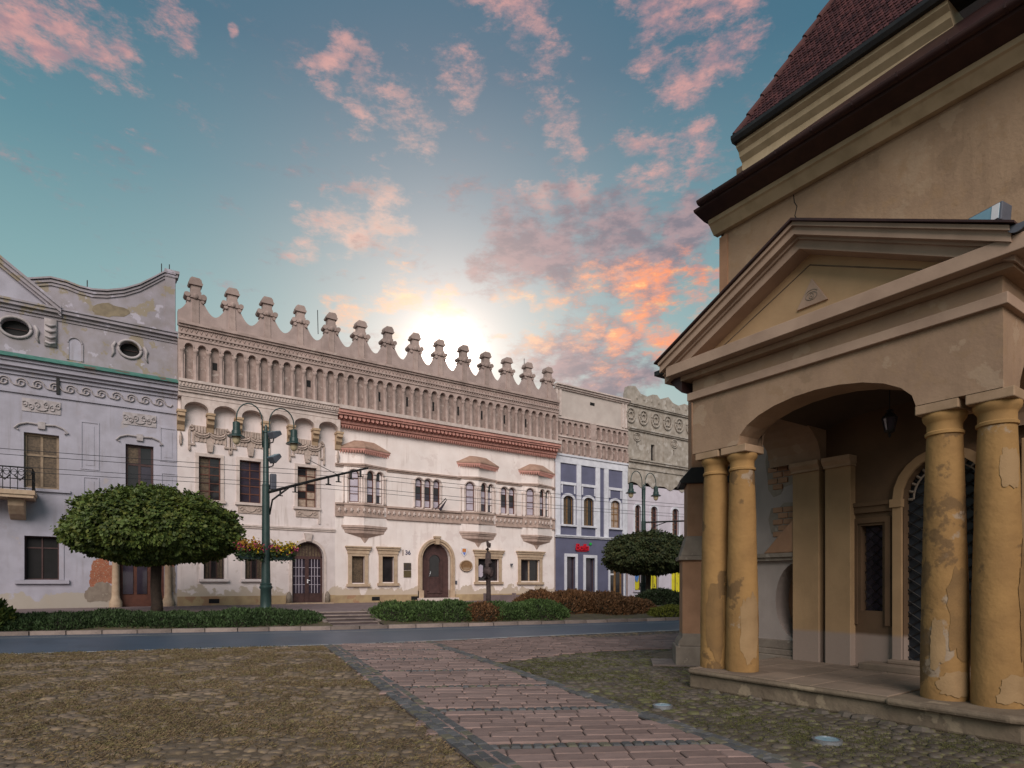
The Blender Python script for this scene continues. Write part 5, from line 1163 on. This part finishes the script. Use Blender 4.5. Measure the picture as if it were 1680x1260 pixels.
vs = [(8.1+1.9*i/n, 3.2+2.24*j/n, 4.12+.30*(1-abs(2*j/n-1)**2.4)*(1-.5*abs(2*i/n-1)**3)) for i in range(n+1) for j in range(n+1)]
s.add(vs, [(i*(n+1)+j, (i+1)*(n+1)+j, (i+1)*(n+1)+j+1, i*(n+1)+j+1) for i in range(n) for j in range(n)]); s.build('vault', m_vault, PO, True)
# inner wall with window and door
s = MB(TX(9.95)); iw = (4.545, 4.865, 1.17, 2.50); idr = (3.20, 4.26, .42, 3.42, .56)
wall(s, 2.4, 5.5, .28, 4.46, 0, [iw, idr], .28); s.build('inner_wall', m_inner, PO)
s = MB(); s.box(10.2, 10.22, 3.1, 5.0, .28, 3.5); s.build('inner_void', m_dark, PO)
for a, b in ((5.46, 5.92), (4.95, 5.36)):
    s = MB(); s.box(9.80, 9.97, a, b, .29, 3.46); s.build('pilaster', m_pil, PO, bevel=.01)
    s = MB(); s.box(9.77, 9.97, a-.012, b+.012, 3.46, 3.50); s.prism([(9.97, 3.50), (9.77, 3.50), (9.72, 3.56), (9.72, 3.624), (9.97, 3.624)], 'y', a-.02, b+.02); s.build('pilaster_capital', m_abac, PO)
    s = MB(); s.box(9.78, 9.97, 2.95 if a > 5.4 else 2.5, 3.2 if a > 5.4 else 2.8, .29, 3.46); s.build('pilaster', m_pil, PO, bevel=.01)
s = MB(TX(9.95))
for r0 in ((4.42, 4.50, .95, 2.62), (4.91, 4.99, .95, 2.62), (4.50, 4.91, 2.54, 2.62)): s.box(r0[0], r0[1], -.03, .01, r0[2], r0[3])
s.box(4.30, 5.0, -.05, .01, 2.70, 2.80); s.box(4.27, 5.0, -.08, .01, 2.80, 2.86); s.build('window_surround', m_inner, PO)
s = MB(TX(9.95)); s.box(iw[0], iw[1], .17, .18, iw[2], iw[3]); wp = s.build('window', m_glassv, PO)
s = MB(TX(9.95))
for k in range(-3, 14):
    for sg in (1, -1):
        z0 = iw[2]+k*.15; u0, u1 = (iw[0], iw[1]) if sg > 0 else (iw[1], iw[0]); z1_ = z0+.30
        c0, c1 = max(z0, iw[2]), min(z1_, iw[3])
        if c1 <= c0+.01: continue
        f0, f1 = (c0-z0)/.30, (c1-z0)/.30; s.tube([(u0+(u1-u0)*f0, .13, c0), (u0+(u1-u0)*f1, .13, c1)], .006, 4)
s.build('lattice', m_iron, wp)
a, b, c, d, rs = idr
s = MB(TX(9.95)); o1, i1 = arcpts(a-.12, b+.12, d+.12, rs+.12), arcpts(a, b, d, rs)
for i in range(len(o1)-1): s.prism([o1[i], o1[i+1], i1[i+1], i1[i]], 'y', -.06, .02)
s.box(a-.12, a, -.06, .02, c, d-rs); s.box(b, b+.12, -.06, .02, c, d-rs); s.box(b-.01, b+.15, -.09, .02, d-rs-.12, d-rs); s.box(a-.15, a+.01, -.09, .02, d-rs-.12, d-rs); s.build('door_surround', m_pil, PO)
s = MB(TX(9.95)); s.prism([(a, c)]+arcpts(a, b, d, rs)+[(b, c)], 'y', .2, .24); dd_ = s.build('door', M('blue_black_door', L(.022, .026, .034), L(.015, .018, .022), 5, rough=.5), PO)
s = MB(TX(9.95))
for k in range(-4, 22):
    for sg in (1, -1):
        z0 = c+k*.17; N = 12; pts = []
        for i in range(N+1):
            f = i/N; u = a+(b-a)*(f if sg > 0 else 1-f); z = z0+f*.75
            if c < z < arcz(u, a, b, d, rs): pts.append((u, .17, z))
        if len(pts) > 1: s.tube(pts, .011, 4)
s.build('lattice', m_iron, dd_)
s = MB(TX(9.95))
for k in range(15):
    an = math.pi*k/14; s.tube([((a+b)/2+.46*math.cos(an), .16, d-rs+.48*math.sin(an)), ((a+b)/2+.52*math.cos(an), .16, d-rs+.54*math.sin(an))], .02, 5)
ringtube(s, (a+b)/2, d-rs, .45, .47, .16, .014, 0, 180, 18); s.build('fan_beads', m_bstone, dd_)
s = MB(); s.box(9.55, 9.97, 2.9, 4.72, .29, .40); s.build('door_step', m_floor, PO, bevel=.02)
s = MB(); s.box(9.75, 9.97, 3.0, 4.4, .40, .46); s.build('door_sill', m_floor, PO, bevel=.015)
# entablature
def ringband(z0, z1, p, mat, name, bev=.008):
    s = MB(); s.box(XF-p, 10.0, W0-p, W1+p, z0, z1); return s.build(name, mat, PO, bevel=bev)
ringband(4.46, 4.58, .06, m_mould, 'architrave_fillet'); ringband(4.58, 4.78, .0, m_ochrep, 'frieze'); ringband(4.78, 4.86, .13, m_ochrep, 'bed_moulding'); ringband(4.86, 5.02, .29, m_mould, 'cornice')
yc, ya, yb, za, zb = 4.45, 2.20, 6.72, 6.24, 5.10
s = MB(); s.prism([(2.3, 5.0), (6.6, 5.0), (yc, za-.12)], 'x', XF+.05, 10.0); s.build('tympanum', m_tymp, PO)
s = MB()
for top, th, p in ((0, .05, .36), (-.05, .10, .32), (-.15, .035, .24), (-.185, .115, .20)):
    for e in (ya, yb):
        sg = 1 if e > yc else -1
        s.prism([(yc, za+top), (e, zb+top), (e, zb+top-th), (yc, za+top-th)] if True else 0, 'x', XF-p, XF+.14)
s.build('raking_cornice', m_mould, PO)
s = MB()
for e in (ya-.05, yb+.05): s.prism([(yc, za+.035), (e, zb+.012), (e, zb-.01), (yc, za+.003)], 'x', XF-.40, 10.0)
s.build('sheet_roof', m_gut, PO)
# incised triangles and the eye
s = MB(TX(XF+.05))
for sc_, r in ((.80, .012),):
    T3 = [(5.95, 5.09), (yc, 5.80), (2.95, 5.09)]
    for i in range(3): s.tube([(T3[i][0], -.003, T3[i][1]), (T3[(i+1) % 3][0], -.003, T3[(i+1) % 3][1])], .009, 4)
s.build('panel_line', m_plat, PO)
s = MB(TX(XF+.05)); s.prism([(4.62, 5.25), (4.20, 5.25), (4.41, 5.60)], 'y', -.03, .01); eye = s.build('eye_triangle', m_mould, PO, bevel=.006)
s = MB(TX(XF+.05)); ringtube(s, 4.41, 5.37, .075, .05, -.032, .006, 0, 360, 20); ringtube(s, 4.41, 5.37, .03, .035, -.032, .005, 0, 360, 12); ringtube(s, 4.41, 5.40, .085, .05, -.032, .006, 20, 160, 10); s.ell((4.41, -.03, 5.37), (.012, .008, .014), 8, 6); s.build('eye', m_bstone, eye)
# gutters of the porch
s = MB(); pr = [(ya-.05+.075*math.cos(R(q)), zb-.01+.075*math.sin(R(q))) for q in range(180, 361, 20)]; s.prism(pr, 'x', XF-.33, 10.0); s.build('gutter', m_blackm, PO)
s = MB(); pr = [(ya-.05+.078*math.cos(R(q)), zb-.01+.078*math.sin(R(q))) for q in range(180, 361, 20)]; s.prism(pr, 'x', XF-.345, XF-.33); s.build('gutter_cap', m_flood, PO)
s = MB(); s.box(XF-.30, 10.0, yb-.02, yb+.13, zb-.16, zb-.09); s.build('gutter', m_blackm, PO)
s = MB(); s.prism([(yb-.28, 4.88), (yb-.02, 4.94), (yb+.0, 4.88), (yb-.16, 4.70), (yb-.28, 4.6)], 'x', XF-.12, XF+.3); s.build('gutter_bracket', m_gut, PO)
# things in and on the porch
ln = thing('hanging_lantern', 'small black iron lantern hanging under the porch arch', 'lantern', (9.0, 4.02, 3.6))
s = MB(); s.tube([(9.0, 4.02, 3.98), (9.0, 4.02, 4.42)], .006, 5); s.build('rod', m_iron, ln)
s = MB(); s.lathe([(.035, 3.985), (.05, 3.97), (.03, 3.955), (.06, 3.92), (.10, 3.875), (.095, 3.865)], 9.0, 4.02, 6); s.lathe([(.055, 3.70), (.07, 3.705), (.06, 3.68), (.015, 3.66), (.02, 3.63), (.004, 3.60)], 9.0, 4.02, 6); s.build('cap_and_finial', m_iron, ln)
s = MB()
for k in range(6): an = math.pi*k/3; s.tube([(9+.058*math.cos(an), 4.02+.058*math.sin(an), 3.70), (9+.092*math.cos(an), 4.02+.092*math.sin(an), 3.87)], .006, 4)
s.build('cage', m_iron, ln)
s = MB(); s.lathe([(.05, 3.705), (.082, 3.865)], 9.0, 4.02, 6); s.build('glass', m_glassv, ln)
T = Matrix.Translation((7.62, 2.50, 5.30)) @ Matrix.Rotation(R(-14), 4, 'Z') @ Matrix.Rotation(R(8), 4, 'Y')
fp = thing('floodlight', 'grey box floodlight with pale blue glass on the porch roof', 'floodlight', (7.62, 2.5, 5.2))
s = MB(T); s.box(0, .16, -.17, .17, 0, .20); s.build('housing', m_flood, fp, bevel=.012)
s = MB(T); s.box(-.008, 0, -.15, .15, .02, .18); s.build('glass', m_steelb, fp)
s = MB(T); s.box(-.012, -.008, -.15, -.08, .02, .18); s.build('reflector', m_shield, fp)
s = MB(T); s.box(.05, .11, -.02, .02, -.14, 0); s.build('bracket', m_iron, fp)
for i, (x, y, r, lab) in enumerate(((5.95, 5.35, .125, 'farther of two round steel light covers set in the mossy cobbles by the porch'), (6.0, 3.26, .14, 'nearer of two round steel light covers set in the mossy cobbles by the porch'))):
    t = thing('ground_light', lab, 'ground light', (x, y, 0), 'round covers in the cobbles')
    s = MB(); s.lathe([(r, 0), (r, .05), (r*.82, .055), (r*.82, .045)], x, y, 24); s.build('rim', m_lidm, t)
    s = MB(); s.lathe([(r*.82, .03), (r*.8, .047), (.001, .049)], x, y, 24); s.build('lens', m_steelb, t)
# ------------------------------------------------------------------ street lamps, wires
def street_lamp(x, y, z0, h, label, flowers):
    t = thing('street_lamp', label, 'street lamp', (x, y, z0), 'green double street lamps')
    s = MB(); s.lathe([(.24, 0), (.24, .1), (.205, .2), (.195, .95), (.235, 1.0), (.235, 1.06), (.2, 1.1), (.215, 1.16), (.165, 1.2), (.15, 2.2), (.135, h*.62), (.14, h*.62), (.11, h*.625), (.095, h-1.05), (.12, h-1.03), (.12, h-.97), (.06, h-.93), (.05, h-.8), (.02, h-.72)], 0, 0, 18)
    s.v = [(a+x, b+y, c+z0) for a, b, c in s.v]; s.build('pole', m_post, t, True, auto=True)
    for sg in (-1, 1):
        s = MB(); pts = [(x+sg*.12, y, z0+h-1.6), (x+sg*.13, y, z0+h-.95)]+[(x+sg*(.58-.45*math.cos(R(q))), y, z0+h-.6+.58*math.sin(R(q))) for q in range(0, 181, 20)]+[(x+sg*1.03, y, z0+h-.85)]
        s.tube(pts, .024, 7); arm = s.build('arm', m_post, t, True)
        cx = x+sg*1.03; zt = z0+h-.85
        s = MB(); s.lathe([(.05, zt+.1), (.13, zt+.06), (.13, zt-.22), (.16, zt-.24), (.17, zt-.38), (.30, zt-.46), (.30, zt-.49), (.15, zt-.47)], cx, y, 16); s.build('lamp_shade', m_post, arm, True, auto=True)
        s = MB(); s.ell((cx, y, zt-.55), (.15, .15, .21), 12, 8); s.build('globe', m_globe, arm, True)
    return t
L1, L2 = (5.24, 24.3), (26.3, 25.1)
street_lamp(L1[0], L1[1], .42, 7.9, 'tall green double lamp post with flower boxes beside the wide round tree', True)
street_lamp(L2[0], L2[1], .45, 7.65, 'tall green double lamp post farther off, in front of the blue house', False)
# floodlights and box on the near pole
for i, (z, lab, rz) in enumerate(((7.25, 'upper small floodlight clamped near the top of the near lamp post', -.5), (6.35, 'lower small floodlight clamped on the near lamp post', -.7))):
    t = thing('pole_floodlight', lab, 'floodlight', (L1[0]+.3, L1[1], z), 'floodlights on the near lamp post')
    T = Matrix.Translation((L1[0]+.3, L1[1]-.1, z)) @ Matrix.Rotation(.5, 4, 'Z') @ Matrix.Rotation(rz, 4, 'Y')
    s = MB(T); s.prism([(-.2, -.12), (.2, -.08), (.2, .06), (-.2, .14)], 'y', -.16, .16); s.build('housing', m_flood, t, bevel=.02)
    s = MB(T); s.prism([(-.19, .145), (.19, .065), (.19, .08), (-.19, .16)], 'y', -.14, .14); s.build('glass', m_steelb, t)
    s = MB(); s.tube([(L1[0]+.08, L1[1], z-.35), (L1[0]+.24, L1[1]-.05, z-.3), (L1[0]+.3, L1[1]-.1, z)], .025, 6); s.build('bracket', m_iron, t)
s = MB(); s.box(L1[0]+.14, L1[0]+.36, L1[1]-.14, L1[1]+.06, 5.15, 5.75); tag(s.build('pole_box', m_flood, bevel=.03), 'dark grey equipment box strapped to the near lamp post', 'box')
# trolley bracket arms and wires
t = thing('wire_bracket', 'long rising bracket arm carrying trolley wires from the near lamp post', 'bracket arm', (L1[0], L1[1], 5.0))
A_, B_ = Vector((L1[0]+.1, L1[1]-.1, 5.05)), Vector((7.7, 20.2, 5.58))
s = MB(); s.tube([A_, A_.lerp(B_, .5)+Vector((0, 0, .03)), B_], [.06, .05, .035], 7); s.build('arm', m_iron, t)
s = MB(); s.tube([(L1[0]+.12, L1[1]-.05, 4.2), (L1[0]+.2, L1[1]-.15, 4.75), A_.lerp(B_, .22)], .035, 6); s.build('brace', m_iron, t, True)
for f in (.12, .28, .62, .72, .84, .93):
    p = A_.lerp(B_, f); s = MB(); s.tube([p+Vector((0, 0, -.02)), p+Vector((0, 0, -.22))], .035, 6); s.tube([p+Vector((-.1, 0, -.24)), p+Vector((.1, 0, -.24))], .02, 5); s.build('insulator', m_iron, t)
s = MB(); p = A_.lerp(B_, .72); s.tube([p, (p.x-.9, p.y+.6, p.z+.55)], .012, 5); s.build('stay', m_iron, t)
t = thing('wire_bracket', 'level bracket arm on the far lamp post reaching towards the church', 'bracket arm', (L2[0], L2[1], 5.0))
s = MB(); s.tube([(L2[0], L2[1], 5.15), (29.6, 23.0, 5.3)], .05, 7); s.tube([(L2[0]+.1, L2[1], 4.3), (L2[0]+.5, L2[1]-.3, 4.9), (L2[0]+1.2, L2[1]-.75, 5.2)], .03, 6); s.build('arm', m_iron, t)
s = MB(); s.box(28.4, 28.7, 23.6, 23.75, 5.1, 5.2); s.build('insulator', m_iron, t)
for i, (y, z, lab) in enumerate(((19.5, 5.22, 'uppermost'), (19.9, 5.14, 'second highest'), (20.9, 4.98, 'third highest'), (21.3, 4.90, 'lowest'))):
    s = MB(); pts = []
    for k in range(41):
        x = -16+k*1.75; f = ((x+16) % 23.3)/23.3; pts.append((x, y-.10*x+1.2, z-.16*4*f*(1-f)+.10))
    s.tube(pts, .008, 4); tag(s.build('trolley_wire', m_wire), lab+' of the four trolley wires strung along the road', 'wire', 'trolley wires over the road')

# ------------------------------------------------------------------ plants
def tree(x, y, z0, zb, zt, rx, ry, n, mat, label, trunk_r, seed, leaf=.12):
    random.seed(seed)
    t = thing('round_tree', label, 'tree', (x, y, z0), 'clipped round street trees')
    zc = zb+(zt-zb)*.40
    s = MB(); s.tube([(x, y, z0-.1), (x+.02, y, z0+.35), (x-.03, y, (z0+zb)/2), (x, y, zb+.15), (x, y, zc)], [trunk_r*1.35, trunk_r*1.08, trunk_r, trunk_r*1.05, trunk_r*.8], 12)
    tr = s.build('trunk', m_bark, t, True)
    for k in range(9):
        a = 2*math.pi*k/9+random.uniform(-.3, .3); q = random.uniform(.55, .85); s = MB()
        s.tube([(x, y, zb-.05+random.uniform(0, .3)), (x+rx*q*.35*math.cos(a), y+ry*q*.35*math.sin(a), zb+.5), (x+rx*q*math.cos(a), y+ry*q*math.sin(a), zc+random.uniform(0, .6))], [trunk_r*.5, trunk_r*.35, .02], 6); s.build('limb', m_bark, tr, True)
    vs = []; fs = []
    clumps = [(random.gauss(0, 1), random.gauss(0, 1), random.gauss(0, 1)) for _ in range(60)]
    for i in range(n):
        d = Vector((random.gauss(0, 1), random.gauss(0, 1), random.gauss(0, 1))).normalized()
        bump = 1+.11*mnoise.noise(d*2.6+Vector((seed, 0, 0)))+.15*mnoise.noise(d*6.5+Vector((0, seed, 0)))
        k = bump*(1-abs(random.gauss(0, .085)))*(1.0 if random.random() < .97 else 1.05)
        hz = (zt-zc) if d.z > 0 else (zc-zb)
        if d.z < 0: k *= 1-.10*abs(mnoise.noise(d*5))
        sgn = 1 if d.z > 0 else -1
        p = Vector((x+rx*d.x*k, y+ry*d.y*k, zc+hz*sgn*(abs(d.z)**.85)*k))
        out = Vector((d.x/rx, d.y/ry, d.z/hz)).normalized()
        dr = (out*.5+Vector((random.uniform(-1, 1), random.uniform(-1, 1), random.uniform(-1.2, .2)))*.7)
        l = leaf*random.uniform(.55, 1.45); leafquad(vs, fs, p, dr, l*.72, l, out)
    rawobj('crown', vs, fs, mat, t)
    s = MB(); s.ell((x, y, zc), (rx*.80, ry*.80, (zt-zb)*.36), 18, 10); s.build('crown_core', m_core, t, True)  # solid dark ellipsoid added so the crown is not see-through
    random.seed(seed+99); return t
T1 = (1.75, 25.6)
tree(T1[0], T1[1], .5, 2.35, 4.98, 2.72, 2.6, 60000, m_leaf, 'wide clipped round tree in front of the lavender house', .17, 3)
tree(24.9, 23.4, .4, 2.1, 4.4, 2.5, 2.3, 34000, m_leafb, 'smaller clipped round tree in front of the far lamp post and blue house', .14, 8)
tree(-4.2, 23.0, .3, 2.2, 3.95, 1.55, 1.5, 16000, m_leaf, 'clipped round tree cut by the left edge of the picture', .13, 21)
def shrub(name, label, cat, blobs, mat, n, leaf, group=None, spiky=.5):
    x, y, z = blobs[0][0], blobs[0][1], blobs[0][4]
    t = thing(name, label, cat, (x, y, z), group); vs = []; fs = []; core = MB()
    tot = sum(b[2]*b[3] for b in blobs)
    for bx, by, rx, ry, z0, h in blobs:
        core.ell((bx, by, z0), (rx*.9, ry*.9, h*.84), 14, 8)  # dark filler body added under the leaves to hide the ground
        for i in range(int(n*rx*ry/tot)):
            d = Vector((random.gauss(0, 1), random.gauss(0, 1), abs(random.gauss(0, 1)))).normalized()
            k = (1-abs(random.gauss(0, .07)))*(1+.12*mnoise.noise(Vector((bx+d.x*2.5, by+d.y*2.5, d.z*3)))+.10*mnoise.noise(Vector((bx*3+d.x*7, by+d.y*7, d.z*7))))
            p = Vector((bx+rx*d.x*k, by+ry*d.y*k, z0+h*d.z*k)); out = Vector((d.x/rx, d.y/ry, d.z/h)).normalized()
            dr = out*spiky+Vector((random.uniform(-1, 1), random.uniform(-1, 1), random.uniform(-.2, 1)))*.6
            l = leaf*random.uniform(.6, 1.4); leafquad(vs, fs, p, dr, l*.38, l)
    rawobj('foliage', vs, fs, mat, t); core.build('foliage_core', m_core, t, True); return t
random.seed(4)
bl = [(x, RF(x)+1.55+.5*random.random(), 1.25, 1.3, .05, random.uniform(.50, .62)) for x in [-2.6+.95*i for i in range(10)]]
shrub('juniper_hedge', 'low dark green juniper bed along the road left of the steps', 'hedge', bl, m_hedge, 60000, .10)
bl = [(x, RF(x)+1.7+.5*random.random(), 1.3, 1.35, .05, random.uniform(.70, .86)) for x in [9.6+.95*i for i in range(7)]]
shrub('juniper_hedge', 'low bright green juniper bed along the road right of the steps', 'hedge', bl, m_hedgel, 52000, .10)
shrub('russet_shrub', 'small russet brown patch of shrub inside the right juniper bed', 'shrub', [(12.5, RF(12.5)+1.25, 1.0, .8, .1, .70)], m_brown, 4500, .10)
shrub('russet_shrub', 'large russet brown spreading shrub by the road in front of the blue house', 'shrub', [(17.6, 21.2, 1.7, 1.5, .1, 1.15), (19.0, 20.6, 1.8, 1.5, .1, 1.05), (16.6, 22.3, 1.2, 1.2, .2, 1.05), (20.4, 20.3, 1.3, 1.2, .1, .8)], m_brown, 40000, .12)
shrub('dark_shrub', 'dark green shrub behind the russet one, left of the church buttress', 'shrub', [(23.6, 21.4, 1.7, 1.3, .2, 1.05), (25.4, 21.0, 1.5, 1.3, .2, .9)], m_dkshrub, 14000, .14)
shrub('yellow_shrub', 'low yellow green shrub at the kerb, left of the church buttress', 'shrub', [(21.2, RF(21.2)+1.0, 1.3, .8, .05, .52), (22.6, RF(22.6)+1.0, 1.2, .8, .05, .5)], m_yelg, 10000, .1)
shrub('leafy_bush', 'leafy green bush at the left edge of the picture by the road', 'bush', [(-3.15, RF(-3.1)+.95, 1.0, .9, .05, 1.05), (-3.9, RF(-3.9)+1.2, 1.1, 1.0, .05, 1.2)], m_leaf, 8000, .16)
# flower boxes on the near lamp post
for sg, lab, mats in ((-1, 'left flower box on the near lamp post with orange and yellow blooms', (m_ora, m_yel, m_pnk)), (1, 'right flower box on the near lamp post with yellow and pink blooms', (m_yel, m_pnk, m_yel))):
    t = thing('flower_box', lab, 'flower box', (L1[0]+sg*.55, L1[1], 2.55), 'flower boxes on the near lamp post')
    x0, x1 = L1[0]+sg*.16, L1[0]+sg*1.0; xa, xb = min(x0, x1), max(x0, x1)
    s = MB(); s.prism([(xa, 2.72), (xb, 2.72), (xb-.08, 2.5), (xa+.08, 2.5)], 'y', L1[1]-.2, L1[1]+.2); s.build('trough', m_post, t)
    vs, fs = [], []
    for i in range(1500):
        u = random.random(); p = Vector((xa+(xb-xa)*u, L1[1]+random.gauss(0, .2), 2.62+abs(random.gauss(0, .16))-(.25*random.random() if random.random() < .25 else 0))); leafquad(vs, fs, p, Vector((random.uniform(-1, 1), random.uniform(-1, 1), random.uniform(-.3, 1))), .07, .11)
    rawobj('leaves', vs, fs, m_hedge, t)
    for mi, mt in enumerate(mats):
        vs, fs = [], []
        for c in range(7):
            cxx = random.uniform(xa, xb); cz = 2.8+random.random()*.35*(1 if mi == 0 else .6)
            for i in range(40): leafquad(vs, fs, Vector((cxx+random.gauss(0, .09), L1[1]-.12+random.gauss(0, .13), cz+random.gauss(0, .08))), Vector((random.uniform(-1, 1), random.uniform(-1, .2), random.uniform(-.4, 1))), .07, .09)
        tag(rawobj('blooms', vs, fs, mt, t), kind='stuff')
# carved trunk post
x, y = 16.2, 26.0
s = MB(); s.tube([(x, y, .5), (x+.02, y, 1.2), (x, y, 1.75), (x-.05, y, 1.85), (x-.08, y, 2.1), (x+.05, y, 2.35), (x+.02, y, 2.6), (x-.02, y, 2.75), (x, y, 3.1), (x-.06, y, 3.3), (x+.03, y, 3.5), (x-.08, y, 3.75)], [.13, .12, .12, .20, .23, .24, .20, .15, .14, .10, .12, .04], 10)
s.tube([(x+.05, y, 3.4), (x+.12, y, 3.62)], [.07, .04], 6); s.ell((x+.12, y-.06, 2.15), (.15, .15, .26), 8, 6); s.ell((x-.12, y-.1, 2.45), (.10, .1, .2), 8, 6)
tag(s.build('carved_trunk', m_trunkp, None, True), 'dark weathered carved tree trunk standing before the palace windows', 'sculpture')
s = MB(); s.box(17.6, 21.5, 28.4, 28.55, .55, .95); s.box(17.5, 17.62, 28.35, 28.6, .55, 1.05); s.box(19.4, 19.52, 28.35, 28.6, .55, 1.05); tag(s.build('low_wall', m_terr), 'low dark wall on the terrace behind the right juniper bed', 'wall')
